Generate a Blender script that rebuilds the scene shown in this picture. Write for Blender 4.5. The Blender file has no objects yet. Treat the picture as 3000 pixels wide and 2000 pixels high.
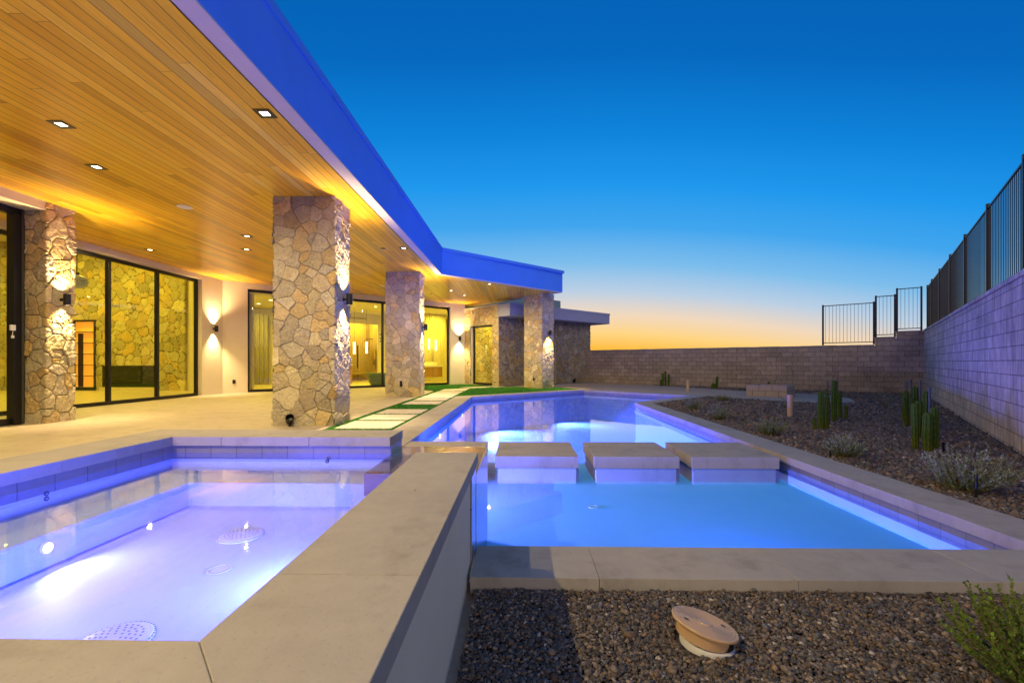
import bpy, bmesh, math, random
import numpy as np
from mathutils import Vector
R = math.radians
scene = bpy.context.scene
COL = scene.collection

# ------------------------------------------------------------------ camera
cd = bpy.data.cameras.new('camera'); cam = bpy.data.objects.new('camera', cd); COL.objects.link(cam)
cd.sensor_width = 36; cd.lens = 16.0; cd.shift_y = 0.02; cd.clip_start = 0.05; cd.clip_end = 5000
cam.location = (0, 0, 1.15); cam.rotation_euler = (R(90), 0, R(1.07))
scene.camera = cam

# ------------------------------------------------------------------ dusk sky
SUN_AZ = R(4)           # azimuth of the afterglow, measured right of straight ahead
def make_world():
    w = bpy.data.worlds.new('World'); scene.world = w; w.use_nodes = True
    nt = w.node_tree; N = nt.nodes; L = nt.links; N.clear()
    out = N.new('ShaderNodeOutputWorld'); bg = N.new('ShaderNodeBackground')
    tc = N.new('ShaderNodeTexCoord'); sep = N.new('ShaderNodeSeparateXYZ')
    L.new(tc.outputs['Generated'], sep.inputs[0])
    def m(op, a, b=None):
        n = N.new('ShaderNodeMath'); n.operation = op
        for i, v in enumerate((a, b)):
            if v is None: continue
            if isinstance(v, (int, float)): n.inputs[i].default_value = v
            else: L.new(v, n.inputs[i])
        return n.outputs[0]
    el = m('ARCSINE', sep.outputs[2])
    az = m('ARCTAN2', sep.outputs[0], sep.outputs[1])
    ds = m('SUBTRACT', az, SUN_AZ); da = m('ABSOLUTE', ds)
    kk = m('ADD', 0.10, m('MULTIPLY', m('GREATER_THAN', ds, 0.0), 0.13))     # the glow fades faster to the right than to the left
    elp = m('MAXIMUM', el, 0.0)
    # the sky darkens and blues away from the afterglow
    t = m('ADD', elp, m('MULTIPLY', m('MULTIPLY', m('MULTIPLY', da, da), kk), m('ADD', m('MULTIPLY', elp, 1.2), 0.85)))
    ramp = N.new('ShaderNodeValToRGB'); L.new(m('DIVIDE', t, R(60)), ramp.inputs[0])
    def lin(c): return tuple(((x/255)/12.92 if x/255 <= .04045 else ((x/255+.055)/1.055)**2.4) for x in c) + (1,)
    stops = [(0.0, (255, 166, 30)), (1.8, (255, 189, 64)), (3.7, (255, 212, 128)), (6.0, (241, 215, 186)), (8.8, (186, 206, 226)),
             (12.2, (124, 188, 234)), (16.5, (62, 164, 236)), (21, (28, 151, 235)), (26.5, (8, 130, 217)), (34, (0, 103, 189)), (44, (0, 92, 174)), (60, (0, 86, 162))]
    els = ramp.color_ramp.elements
    while len(els) < len(stops): els.new(0.5)
    for e, (d, c) in zip(els, stops): e.position = d / 60; e.color = lin(c)
    L.new(ramp.outputs[0], bg.inputs[0]); bg.inputs[1].default_value = 1.0
    # a faint physical twilight sky on top of the gradient
    sky = N.new('ShaderNodeTexSky'); sky.sky_type = 'NISHITA'; sky.sun_disc = False
    sky.sun_elevation = R(-2.0); sky.sun_rotation = SUN_AZ; sky.ozone_density = 3.0
    bg2 = N.new('ShaderNodeBackground'); bg2.inputs[1].default_value = 0.05
    add = N.new('ShaderNodeAddShader')
    # warm band added to the unseen rear sky to brighten what faces it
    e1 = m('DIVIDE', m('SUBTRACT', elp, R(16)), R(17)); g1 = m('EXPONENT', m('MULTIPLY', m('MULTIPLY', e1, e1), -1.0))
    c1 = m('POWER', m('MAXIMUM', m('COSINE', m('SUBTRACT', az, R(180))), 0.0), 1.5)
    bg3 = N.new('ShaderNodeBackground'); bg3.inputs[0].default_value = (.82, .62, .38, 1); L.new(m('MULTIPLY', m('MULTIPLY', g1, c1), 2.3), bg3.inputs[1])
    add0 = N.new('ShaderNodeAddShader'); L.new(bg.outputs[0], add0.inputs[0]); L.new(bg3.outputs[0], add0.inputs[1])
    L.new(sky.outputs[0], bg2.inputs[0]); L.new(add0.outputs[0], add.inputs[0]); L.new(bg2.outputs[0], add.inputs[1])
    L.new(add.outputs[0], out.inputs[0])
make_world()
WARM = (1.0, 0.76, 0.34); WARM_IN = (1.0, 0.78, 0.08); POOL = (0.08, 0.085, 1.0); SPA_LED = (0.13, 0.13, 1.0)
E_DOWN = 340; E_SCONCE = 420; E_POOL = 520; E_SPA = 20; E_ROOM = 0.62; E_BATH = 1.3
vs = scene.view_settings
vs.view_transform = 'Standard'; vs.look = 'None'; vs.exposure = 0; vs.gamma = 1
scene.cycles.use_denoising = True
scene.cycles.max_bounces = 8; scene.cycles.diffuse_bounces = 4; scene.cycles.glossy_bounces = 4
scene.cycles.transmission_bounces = 4; scene.cycles.transparent_max_bounces = 16
scene.cycles.sample_clamp_indirect = 4.0
scene.cycles.caustics_reflective = False; scene.cycles.caustics_refractive = False

# ------------------------------------------------------------------ helpers
BASE = {}
def tag(o, label=None, cat=None, group=None, kind=None):
    if label: o['label'] = label
    if cat: o['category'] = cat
    if group: o['group'] = group
    if kind: o['kind'] = kind
    return o
def thing(name, label, cat, loc=(0, 0, 0), group=None):
    o = bpy.data.objects.new(name, None); COL.objects.link(o); o.location = loc; o.empty_display_size = .1
    BASE[o.name] = Vector(loc)
    return tag(o, label, cat, group)
def finish(name, me, mat, parent=None, origin=None, smooth=False):
    o = bpy.data.objects.new(name, me); COL.objects.link(o)
    if parent is not None:
        o.parent = parent; BASE[o.name] = BASE[parent.name].copy()
    else:
        b = Vector(origin) if origin is not None else Vector((0, 0, 0)); BASE[o.name] = b; o.location = b
    b = BASE[o.name]
    if b.length > 0:
        n = len(me.vertices); a = np.empty(n*3, 'f'); me.vertices.foreach_get('co', a)
        a = a.reshape(-1, 3) - np.array(b, 'f'); me.vertices.foreach_set('co', a.ravel()); me.update()
    for m in (mat if isinstance(mat, (list, tuple)) else [mat]): me.materials.append(m)
    if smooth: me.polygons.foreach_set('use_smooth', [True]*len(me.polygons))
    return o
def copy_tree(o, parent=None):
    c = o.copy(); COL.objects.link(c); c.parent = parent; BASE[c.name] = BASE[o.name].copy()
    for ch in list(o.children): copy_tree(ch, c)
    return c
class MB:
    def __init__(s): s.v = []; s.f = []; s.c = []; s.mi = []; s.cur = 0
    def add(s, vs_, fs, col=None):
        n = len(s.v); s.v += [tuple(p) for p in vs_]; s.f += [tuple(i+n for i in f) for f in fs]; s.mi += [s.cur]*len(fs)
        s.c += [col or (1, 1, 1)]*len(vs_)
    def box(s, a, b, col=None):
        x0, y0, z0 = a; x1, y1, z1 = b
        s.add([(x0,y0,z0),(x1,y0,z0),(x1,y1,z0),(x0,y1,z0),(x0,y0,z1),(x1,y0,z1),(x1,y1,z1),(x0,y1,z1)],
              [(0,3,2,1),(4,5,6,7),(0,1,5,4),(1,2,6,5),(2,3,7,6),(3,0,4,7)], col)
    def prism(s, poly, z0, z1, col=None, top=True, bottom=True):
        n = len(poly); ar = sum(poly[i][0]*poly[(i+1)%n][1]-poly[(i+1)%n][0]*poly[i][1] for i in range(n))
        if ar < 0: poly = poly[::-1]
        fs = [(i, (i+1)%n, n+(i+1)%n, n+i) for i in range(n)]
        if top: fs.append(tuple(range(n, 2*n)))
        if bottom: fs.append(tuple(range(n-1, -1, -1)))
        s.add([(p[0], p[1], z0) for p in poly]+[(p[0], p[1], z1) for p in poly], fs, col)
    def line(s, p0, p1, z0, z1, t0, t1, col=None):      # upright slab along a line, between two offsets on its right side
        d = Vector((p1[0]-p0[0], p1[1]-p0[1])); d.normalize(); n = (d.y, -d.x)
        q = lambda p, t: (p[0]+n[0]*t, p[1]+n[1]*t)
        s.prism([q(p0, t0), q(p1, t0), q(p1, t1), q(p0, t1)], z0, z1, col)
    def tube(s, pts, rad, n=8, cap=True, col=None):
        pts = [Vector(p) for p in pts]; rr = rad if isinstance(rad, (list, tuple)) else [rad]*len(pts)
        vs_ = []; 
        for i, p in enumerate(pts):
            d = (pts[min(i+1, len(pts)-1)]-pts[max(i-1, 0)]).normalized()
            a = d.cross(Vector((0, 0, 1))) if abs(d.z) < .95 else d.cross(Vector((1, 0, 0)))
            a.normalize(); b = d.cross(a).normalized()
            for k in range(n):
                t = 2*math.pi*k/n; vs_.append(p + (a*math.cos(t)+b*math.sin(t))*rr[i])
        fs = []
        for i in range(len(pts)-1):
            for k in range(n): fs.append((i*n+k, i*n+(k+1)%n, (i+1)*n+(k+1)%n, (i+1)*n+k))
        if cap: fs.append(tuple(range(n-1, -1, -1))); fs.append(tuple(range((len(pts)-1)*n, len(pts)*n)))
        s.add(vs_, fs, col)
    def lathe(s, c, prof, n=24, axis=None, cap=False, col=None):     # prof: (radius, height)
        vs_ = []; fs = []
        M = axis.to_matrix() if axis is not None else None
        for r, z in prof:
            for k in range(n):
                t = 2*math.pi*k/n; p = Vector((r*math.cos(t), r*math.sin(t), z))
                if M is not None: p = M @ p
                vs_.append((c[0]+p.x, c[1]+p.y, c[2]+p.z))
        for i in range(len(prof)-1):
            for k in range(n): fs.append((i*n+k, i*n+(k+1)%n, (i+1)*n+(k+1)%n, (i+1)*n+k))
        if cap: fs.append(tuple(range(n-1, -1, -1))); fs.append(tuple(range((len(prof)-1)*n, len(prof)*n)))
        s.add(vs_, fs, col)
    def build(s, name, mat, parent=None, origin=None, smooth=False, bevel=0, colors=False):
        me = bpy.data.meshes.new(name); me.from_pydata(s.v, [], s.f)
        if colors:
            a = me.color_attributes.new('Col', 'FLOAT_COLOR', 'POINT')
            a.data.foreach_set('color', np.c_[np.array(s.c, 'f'), np.ones(len(s.v), 'f')].ravel())
        uv_box(me)
        if any(s.mi): me.polygons.foreach_set('material_index', s.mi)
        o = finish(name, me, mat, parent, origin, smooth)
        if bevel:
            b = o.modifiers.new('bevel', 'BEVEL'); b.width = bevel; b.segments = 2; b.limit_method = 'ANGLE'; b.angle_limit = R(40)
        return o
def uv_box(me):      # texture coordinates in metres on every face
    nl = len(me.loops); np_ = len(me.polygons); nv = len(me.vertices)
    if not np_: return
    co = np.empty(nv*3, 'f'); me.vertices.foreach_get('co', co); co = co.reshape(-1, 3)
    vi = np.empty(nl, 'i'); me.loops.foreach_get('vertex_index', vi)
    nr = np.empty(np_*3, 'f'); me.polygons.foreach_get('normal', nr); nr = nr.reshape(-1, 3)
    lt = np.empty(np_, 'i'); me.polygons.foreach_get('loop_total', lt)
    n = np.repeat(nr, lt, axis=0); p = co[vi]
    t = np.stack([-n[:, 1], n[:, 0]], 1); ln = np.linalg.norm(t, axis=1, keepdims=True); t = t/np.maximum(ln, 1e-6)
    flat = np.abs(n[:, 2]) > .75
    u = np.where(flat, p[:, 0], (p[:, :2]*t).sum(1)); v = np.where(flat, p[:, 1], p[:, 2])
    uvl = me.uv_layers.new(name='UVMap'); uvl.data.foreach_set('uv', np.stack([u, v], 1).astype('f').ravel())
def np_mesh(name, verts, faces, cols=None):
    me = bpy.data.meshes.new(name); verts = np.asarray(verts, 'f'); faces = np.asarray(faces, 'i'); k = faces.shape[1]
    me.vertices.add(len(verts)); me.vertices.foreach_set('co', verts.ravel())
    me.loops.add(faces.size); me.loops.foreach_set('vertex_index', faces.ravel())
    me.polygons.add(len(faces)); me.polygons.foreach_set('loop_start', np.arange(0, faces.size, k, dtype='i'))
    me.polygons.foreach_set('loop_total', np.full(len(faces), k, 'i'))
    me.update(calc_edges=True)
    if cols is not None:
        a = me.color_attributes.new('Col', 'FLOAT_COLOR', 'POINT')
        c = np.c_[np.asarray(cols, 'f'), np.ones(len(verts), 'f')]; a.data.foreach_set('color', c.ravel())
    return me
def vnoise(x, y, seed=0):
    xi = np.floor(x).astype(np.int64); yi = np.floor(y).astype(np.int64); xf = x-xi; yf = y-yi
    def hsh(a, b):
        q = (a*374761393 + b*668265263 + seed*974634277) & 0xffffffff
        q = ((q ^ (q >> 13))*1274126177) & 0xffffffff
        return ((q ^ (q >> 16)) & 0xffff)/65535.0
    u = xf*xf*(3-2*xf); v = yf*yf*(3-2*yf)
    return (hsh(xi, yi)*(1-u)+hsh(xi+1, yi)*u)*(1-v)+(hsh(xi, yi+1)*(1-u)+hsh(xi+1, yi+1)*u)*v
PT_IN = lambda p, poly: sum(((a[1] > p[1]) != (b[1] > p[1])) and (p[0] < (b[0]-a[0])*(p[1]-a[1])/(b[1]-a[1])+a[0]) for a, b in zip(poly, poly[1:]+poly[:1])) % 2 == 1
def inside(P, poly):
    r = np.zeros(len(P), bool); x = P[:, 0]; y = P[:, 1]
    for (ax, ay), (bx, by) in zip(poly, poly[1:]+poly[:1]):
        if ay == by: continue
        r ^= ((ay > y) != (by > y)) & (x < (bx-ax)*(y-ay)/(by-ay)+ax)
    return r

# ------------------------------------------------------------------ materials
class NT:
    def __init__(s, name):
        s.m = bpy.data.materials.new(name); s.m.use_nodes = True; s.nt = s.m.node_tree; s.N = s.nt.nodes; s.L = s.nt.links
        s.b = s.N['Principled BSDF']; s.out = s.N['Material Output']
    def n(s, t, ins=None, **kw):
        x = s.N.new('ShaderNode'+t)
        for k, v in kw.items(): setattr(x, k, v)
        for k, v in (ins or {}).items():
            if hasattr(v, 'is_linked') or isinstance(v, bpy.types.NodeSocket): s.L.new(v, x.inputs[k])
            else: x.inputs[k].default_value = v
        return x
    def math(s, op, a, b=0.0):
        return s.n('Math', {0: a, 1: b}, operation=op).outputs[0]
    def mix(s, fac, a, b, mode='MIX'):
        x = s.N.new('ShaderNodeMix'); x.data_type = 'RGBA'; x.blend_type = mode
        for i, v in ((0, fac), (6, a), (7, b)):
            if isinstance(v, bpy.types.NodeSocket): s.L.new(v, x.inputs[i])
            else: x.inputs[i].default_value = v
        return x.outputs[2]
    def uv(s): return s.n('UVMap').outputs[0]
    def pos(s): return s.n('NewGeometry').outputs['Position']
    def noise(s, vec, scale, detail=4, rough=.55): return s.n('TexNoise', {'Vector': vec, 'Scale': scale, 'Detail': detail, 'Roughness': rough}).outputs['Fac']
    def ramp(s, fac, stops):
        r = s.n('ValToRGB', {0: fac}); e = r.color_ramp.elements
        while len(e) < len(stops): e.new(.5)
        for el, (p, c) in zip(e, stops): el.position = p; el.color = tuple(c)+(1,)
        return r.outputs[0]
    def bump(s, hgt, strength=.3, dist=.01):
        b = s.n('Bump', {'Height': hgt, 'Strength': strength, 'Distance': dist}); s.L.new(b.outputs[0], s.b.inputs['Normal']); return b
    def base(s, c):
        if isinstance(c, bpy.types.NodeSocket): s.L.new(c, s.b.inputs['Base Color'])
        else: s.b.inputs['Base Color'].default_value = tuple(c)+(1,)
    def set(s, **kw):
        for k, v in kw.items():
            i = s.b.inputs[k.replace('_', ' ')]
            if isinstance(v, bpy.types.NodeSocket): s.L.new(v, i)
            else: i.default_value = v
        return s
C4 = lambda c: tuple(c)+(1,)
def simple(name, col, rough=.6, metal=0, var=.12, scale=6, bump=.15, bscale=80, spec=.5):
    t = NT(name); p = t.pos(); n = t.noise(p, scale)
    t.base(t.mix(n, C4([x*(1-var) for x in col]), C4([min(1, x*(1+var)) for x in col])))
    t.set(Roughness=rough, Metallic=metal); t.b.inputs['Specular IOR Level'].default_value = spec
    if bump: t.bump(t.noise(p, bscale, 3), bump, .004)
    return t.m
M = {}
M['stucco'] = simple('stucco', (.70, .63, .47), .9, 0, .06, 3, .5, 55)
M['stucco_fascia'] = simple('stucco_fascia', (.075, .28, .80), .9, 0, .10, 1.3, .45, 60)  # blue of pool and sky light put into the tan render's colour
M['stucco_pale'] = simple('stucco_pale', (.58, .53, .50), .9, 0, .05, 2.5, .45, 60)
M['stucco_dusk_cast'] = simple('stucco_dusk_cast', (.34, .35, .44), .9, 0, .05, 2.5, .45, 60)  # cream render with the bluish dusk light put into its colour
M['stucco_sky_cast'] = simple('stucco_sky_cast', (.20, .30, .33), .9, 0, .05, 2.5, .45, 60)  # neutral render, dim blue sky light put into its colour
M['black'] = simple('black_metal', (.012, .011, .010), .35, .3, .2, 8, .03)
M['fence'] = simple('fence_paint', (.012, .012, .013), .4, .4, .2, 8, 0)
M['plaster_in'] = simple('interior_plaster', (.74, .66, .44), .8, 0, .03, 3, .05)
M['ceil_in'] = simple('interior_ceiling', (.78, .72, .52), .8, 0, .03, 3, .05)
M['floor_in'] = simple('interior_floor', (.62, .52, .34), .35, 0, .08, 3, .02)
M['white'] = simple('white_plastic', (.75, .74, .70), .45, 0, .03, 5, .02)
M['pipe'] = simple('tan_pipe', (.55, .38, .24), .5, 0, .06, 9, .05)
M['lid'] = simple('tan_lid', (.50, .32, .17), .33, 0, .05, 9, .03)
M['concrete_slab'] = simple('grey_slab', (.33, .30, .27), .85, 0, .15, 2, .3)
M['steel'] = simple('grey_stake', (.07, .08, .085), .5, .3, .2, 20, 0)
M['slot'] = simple('drain_slot', (.20, .24, .34), .6, 0, .1, 20, 0)
M['tub'] = simple('tub_stone', (.10, .14, .09), .4, 0, .1, 4, .05)
M['board'] = simple('pale_board', (.62, .54, .47), .8, 0, .08, 6, .1)
M['brown_dark'] = simple('dark_soffit', (.10, .065, .045), .8, 0, .1, 4, .1)
M['twig'] = simple('twig', (.16, .12, .06), .8, 0, .2, 20, 0)
M['dg'] = simple('decomposed_granite', (.48, .36, .24), .95, 0, .3, 14, .8, 120)
M['grass_base'] = simple('turf_base', (.02, .14, .006), .95, 0, .3, 20, .6, 150)
M['firebox'] = simple('fire_glass', (.006, .012, .006), .12, 0, .2, 3, 0)

def concrete(name, c, speck=.25, rough=.75):
    t = NT(name); p = t.pos(); n1 = t.noise(p, 1.6, 5); n2 = t.noise(p, 90, 2, .7); n3 = t.noise(p, 14, 5)
    a = t.mix(n1, C4([x*.84 for x in c]), C4([x*1.13 for x in c]))
    a = t.mix(t.ramp(n3, [(.35, (0, 0, 0)), (.7, (.35, .35, .35))]), a, C4([x*.82 for x in c]))
    pits = t.ramp(n2, [(.30, (1, 1, 1)), (.40, (0, 0, 0))])
    isl = t.n('NewGeometry').outputs['Random Per Island']; st = t.noise(t.n('Mapping', {'Vector': p, 'Scale': (1, 1, .4)}).outputs[0], 3.2, 6, .7)
    a = t.mix(1.0, a, t.ramp(isl, [(0, (.92, .92, .93)), (1, (1.06, 1.05, 1.03))]), 'MULTIPLY')
    a = t.mix(1.0, a, t.ramp(st, [(.33, (.80, .79, .78)), (.47, (1, 1, 1)), (.7, (1.05, 1.05, 1.05))]), 'MULTIPLY')
    a = t.mix(t.math('MULTIPLY', pits, speck), a, C4([x*.45 for x in c])); t.base(a)
    t.set(Roughness=t.math('ADD', t.math('MULTIPLY', n3, .2), rough-.1))
    t.bump(n2, .25, .003); return t.m
M['coping'] = concrete('coping_stone', (.385, .345, .285))
M['patio'] = concrete('patio_concrete', (.50, .44, .35), .08, .55)
M['paver'] = concrete('paver_concrete', (.64, .58, .48), .08, .7)

def tiles():
    t = NT('waterline_tile'); v = t.uv()
    b = t.n('TexBrick', {'Vector': v, 'Color1': (.20, .19, .21, 1), 'Color2': (.27, .25, .26, 1), 'Mortar': (.04, .04, .05, 1), 'Scale': 1.0, 'Mortar Size': .0025, 'Brick Width': .2, 'Row Height': .2, 'Bias': 0.0}, offset=0.0)
    n = t.noise(t.pos(), 30, 4)
    t.base(t.mix(.3, b.outputs[0], t.mix(n, (.08, .08, .09, 1), (.34, .32, .33, 1)))); t.set(Roughness=.3); t.bump(b.outputs['Fac'], -.4, .004); return t.m
M['tile'] = tiles()
def long_tiles():
    t = NT('spa_wall_tile'); v = t.uv()
    b = t.n('TexBrick', {'Vector': v, 'Color1': (.24, .25, .30, 1), 'Color2': (.30, .31, .36, 1), 'Mortar': (.03, .03, .04, 1), 'Scale': 1.0, 'Mortar Size': .003, 'Brick Width': .15, 'Row Height': .30}, offset=0.0)
    t.base(b.outputs[0]); t.set(Roughness=.12); t.bump(b.outputs['Fac'], -.3, .003); return t.m
M['spa_tile'] = long_tiles()
def plaster(nm, c1, c2):
    t = NT(nm); p = t.pos(); n = t.noise(p, 3, 5); n2 = t.noise(p, 22, 6, .7)
    a = t.mix(n, C4(c1), C4(c2))
    spots = t.ramp(n2, [(.31, (1, 1, 1)), (.37, (0, 0, 0))])
    t.base(t.mix(t.math('MULTIPLY', spots, .35), a, (.28, .32, .42, 1))); t.set(Roughness=.6); t.bump(t.noise(p, 60, 3), .1, .003); return t.m
M['plaster'] = plaster('spa_plaster', (.60, .68, .86), (.68, .75, .92))
M['plaster_pool'] = plaster('pool_plaster', (.38, .60, .88), (.46, .67, .94))

def stone():
    t = NT('rubble_stone'); a = t.n('Attribute', attribute_name='Col').outputs['Color']; p = t.pos()
    n = t.noise(p, 24, 6, .65); n2 = t.noise(p, 110, 3, .7); n3 = t.noise(p, 6, 3)
    c = t.mix(1.0, a, t.ramp(n, [(.25, (.62, .60, .58)), (.55, (1, 1, 1)), (.8, (1.22, 1.2, 1.16))]), 'MULTIPLY')
    c = t.mix(t.ramp(n3, [(.55, (0, 0, 0)), (.75, (.4, .4, .4))]), c, (.36, .22, .10, 1))
    t.base(c); t.set(Roughness=.9)
    h = t.math('ADD', n, t.math('MULTIPLY', n2, .5)); t.bump(h, .7, .018); return t.m
M['stone'] = stone()

def wood(name, axis, width, length, cols, rough=.38, gap=.0034, coat=.3):
    # boards: random tint per board, random end joints, stretched grain, thin dark gaps
    t = NT(name); sp = t.n('SeparateXYZ', {0: t.pos()})
    u, w = (sp.outputs[1], sp.outputs[0]) if axis == 'Y' else ((sp.outputs[2], sp.outputs[0]) if axis == 'Z' else (sp.outputs[0], sp.outputs[1]))
    ws = t.math('DIVIDE', w, width); row = t.math('FLOOR', ws); fr = t.math('FRACT', ws)
    sh = t.n('TexWhiteNoise', {'W': row}, noise_dimensions='1D').outputs['Value']
    us = t.math('DIVIDE', t.math('ADD', u, t.math('MULTIPLY', sh, length)), length); cell = t.math('FLOOR', us); fu = t.math('FRACT', us)
    cv = t.n('CombineXYZ', {0: row, 1: cell}).outputs[0]
    rnd = t.n('TexWhiteNoise', {'Vector': cv}, noise_dimensions='2D').outputs['Value']
    gv = t.n('CombineXYZ', {0: t.math('MULTIPLY', u, 1.1), 1: t.math('MULTIPLY', w, 42), 2: t.math('MULTIPLY', rnd, 37)}).outputs[0]
    g = t.noise(gv, 1.0, 5, .6); gf = t.noise(t.n('CombineXYZ', {0: t.math('MULTIPLY', u, 4), 1: t.math('MULTIPLY', w, 260), 2: rnd}).outputs[0], 1.0, 2)
    c = t.ramp(rnd, cols)
    c = t.mix(1.0, c, t.ramp(g, [(.25, (.78, .74, .70)), (.5, (1, 1, 1)), (.75, (1.12, 1.1, 1.06))]), 'MULTIPLY')
    c = t.mix(1.0, c, t.ramp(gf, [(.3, (.9, .88, .86)), (.6, (1.03, 1.03, 1.03))]), 'MULTIPLY')
    e1 = t.math('LESS_THAN', t.math('MULTIPLY', t.math('MINIMUM', fr, t.math('SUBTRACT', 1.0, fr)), width), gap)
    e2 = t.math('LESS_THAN', t.math('MULTIPLY', t.math('MINIMUM', fu, t.math('SUBTRACT', 1.0, fu)), length), gap*.6)
    e = t.math('MAXIMUM', e1, e2)
    c = t.mix(e, c, (.02, .012, .006, 1)); t.base(c)
    t.set(Roughness=t.math('ADD', rough-.08, t.math('MULTIPLY', g, .16)))
    t.b.inputs['Coat Weight'].default_value = coat; t.b.inputs['Coat Roughness'].default_value = .2; t.b.inputs['Specular IOR Level'].default_value = .3
    t.bump(t.math('SUBTRACT', t.math('MULTIPLY', gf, .15), e), .5, .003); return t.m
M['soffit'] = wood('soffit_boards', 'Y', .138, 3.3, [(.0, (.58, .29, .014)), (.30, (.80, .43, .016)), (.6, (.86, .49, .022)), (.85, (.90, .55, .035)), (.93, (.58, .36, .040)), (1, (.90, .58, .06))])
M['panel_wood'] = wood('shower_wood', 'Z', .09, 2.6, [(0, (.46, .30, .10)), (.5, (.55, .37, .13)), (1, (.62, .42, .16))], .5, .002, 0)
M['vanity'] = wood('vanity_wood', 'Z', .6, 2.0, [(0, (.34, .19, .05)), (1, (.38, .21, .06))], .45, .002, 0)

def blocks(name, c1, c2, split, wdt=.40, hgt=.195):
    t = NT(name); v = t.uv(); p = t.pos()
    b = t.n('TexBrick', {'Vector': v, 'Color1': C4(c1), 'Color2': C4(c2), 'Mortar': C4([x*.32 for x in c1]), 'Scale': 1.0, 'Mortar Size': .006, 'Mortar Smooth': .2, 'Brick Width': wdt, 'Row Height': hgt}, offset=.5)
    n = t.noise(p, 9 if split else 5, 6, .65); n2 = t.noise(p, 55, 4, .7)
    st = t.noise(t.n('Mapping', {'Vector': p, 'Scale': (7, 7, .8)}).outputs[0], 1.0, 5, .6)
    a = t.mix(1.0, b.outputs[0], t.ramp(n, [(.25, (.72, .72, .72)), (.6, (1.04, 1.04, 1.04)), (.8, (1.15, 1.15, 1.15))]), 'MULTIPLY')
    if not split:
        a = t.mix(1.0, a, t.ramp(st, [(.3, (.62, .60, .58)), (.5, (1, 1, 1)), (.75, (1.12, 1.12, 1.12))]), 'MULTIPLY')
    big = t.noise(p, .9, 5, .65); a = t.mix(1.0, a, t.ramp(big, [(.3, (.78, .77, .76)), (.5, (1, 1, 1)), (.72, (1.12, 1.11, 1.10))]), 'MULTIPLY')
    pits = t.ramp(n2, [(.30, (1, 1, 1)), (.36, (0, 0, 0))])
    a = t.mix(t.math('MULTIPLY', pits, .5), a, C4([x*.35 for x in c1])); t.base(a); t.set(Roughness=.92)
    h = t.math('ADD', t.math('MULTIPLY', n, 1.0 if split else .3), t.math('MULTIPLY', n2, .35))
    h = t.math('SUBTRACT', h, t.math('MULTIPLY', b.outputs['Fac'], 1.2)); t.bump(h, .8, .02 if split else .012); return t.m
M['block_split'] = blocks('split_face_block', (.32, .25, .18), (.44, .345, .25), True)
M['block_plain'] = blocks('plain_block', (.60, .475, .355), (.72, .57, .43), False)
M['block_pit'] = simple('cut_block', (.42, .33, .25), .9, 0, .1, 6, .5, 60)
M['block_cap'] = simple('cap_block', (.30, .25, .21), .9, 0, .15, 8, .5, 60)

def attr_mat(name, rough=.85, scale=40, var=.25, spec=.3, trans=0, bump=.3):
    t = NT(name); a = t.n('Attribute', attribute_name='Col').outputs['Color']; n = t.noise(t.pos(), scale, 4)
    t.base(t.mix(1.0, a, t.ramp(n, [(.3, (1-var,)*3), (.7, (1+var,)*3)]), 'MULTIPLY')); t.set(Roughness=rough); t.b.inputs['Specular IOR Level'].default_value = spec
    if bump: t.bump(n, bump, .004)
    return t.m
M['gravel'] = attr_mat('gravel_stone', .75, 90, .3, .4)
M['leaf'] = attr_mat('leaf', .8, 30, .2, .08, 0, 0)
M['cactus'] = attr_mat('cactus_skin', .8, 30, .15, .15, 0, .1)
def soil():
    t = NT('gravel_bed'); p = t.pos(); v = t.n('TexVoronoi', {'Vector': p, 'Scale': 55.0}); n = t.noise(p, 4, 4)
    c = t.ramp(t.n('SeparateColor', {0: v.outputs['Color']}).outputs[0], [(0, (.018, .014, .012)), (.5, (.05, .038, .03)), (.9, (.085, .065, .05)), (1, (.16, .14, .12))])
    c = t.mix(1.0, c, t.ramp(n, [(.3, (.8, .8, .8)), (.7, (1.15, 1.15, 1.15))]), 'MULTIPLY'); t.base(c); t.set(Roughness=.9)
    t.bump(v.outputs['Distance'], -.9, .012); return t.m
M['soil'] = soil()
def turf():
    t = NT('turf_blade'); r = t.n('Attribute', attribute_name='Col').outputs['Color']; t.base(r); t.set(Roughness=.6); return t.m
M['turf'] = turf()
def glass(name, tint, ior=1.5, rough=0.0, gloss=1.0, tir=False):
    t = NT(name); t.N.remove(t.b)
    f0 = ((ior-1)/(ior+1))**2
    tr = t.n('BsdfTransparent', {'Color': C4(tint)}); gl = t.n('BsdfGlossy', {'Color': (gloss, gloss, gloss, 1), 'Roughness': rough})
    geo = t.n('NewGeometry'); nb = t.n('Bump', {'Height': 0.0, 'Strength': 0.0})
    dt = t.n('VectorMath', {0: geo.outputs['Incoming'], 1: nb.outputs[0]}, operation='DOT_PRODUCT').outputs['Value']
    c = t.math('POWER', t.math('MAXIMUM', t.math('SUBTRACT', 1.0, t.math('ABSOLUTE', dt)), 0.0), 5.0)
    fr = t.math('ADD', f0, t.math('MULTIPLY', c, 1-f0))
    if tir:      # seen from below, light flatter than the critical angle cannot leave the water
        flat = t.math('LESS_THAN', t.math('ABSOLUTE', dt), math.sqrt(1-1/ior**2)); fr = t.math('MAXIMUM', fr, t.math('MULTIPLY', flat, geo.outputs['Backfacing']))
    mx = t.n('MixShader', {0: fr, 1: tr.outputs[0], 2: gl.outputs[0]}); t.L.new(mx.outputs[0], t.out.inputs[0]); return t, gl, nb
M['glass'] = glass('window_glass', (.93, .95, .84), 1.45)[0].m
M['screen_glass'] = glass('shower_glass', (.92, .95, .85), 1.3)[0].m
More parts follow.
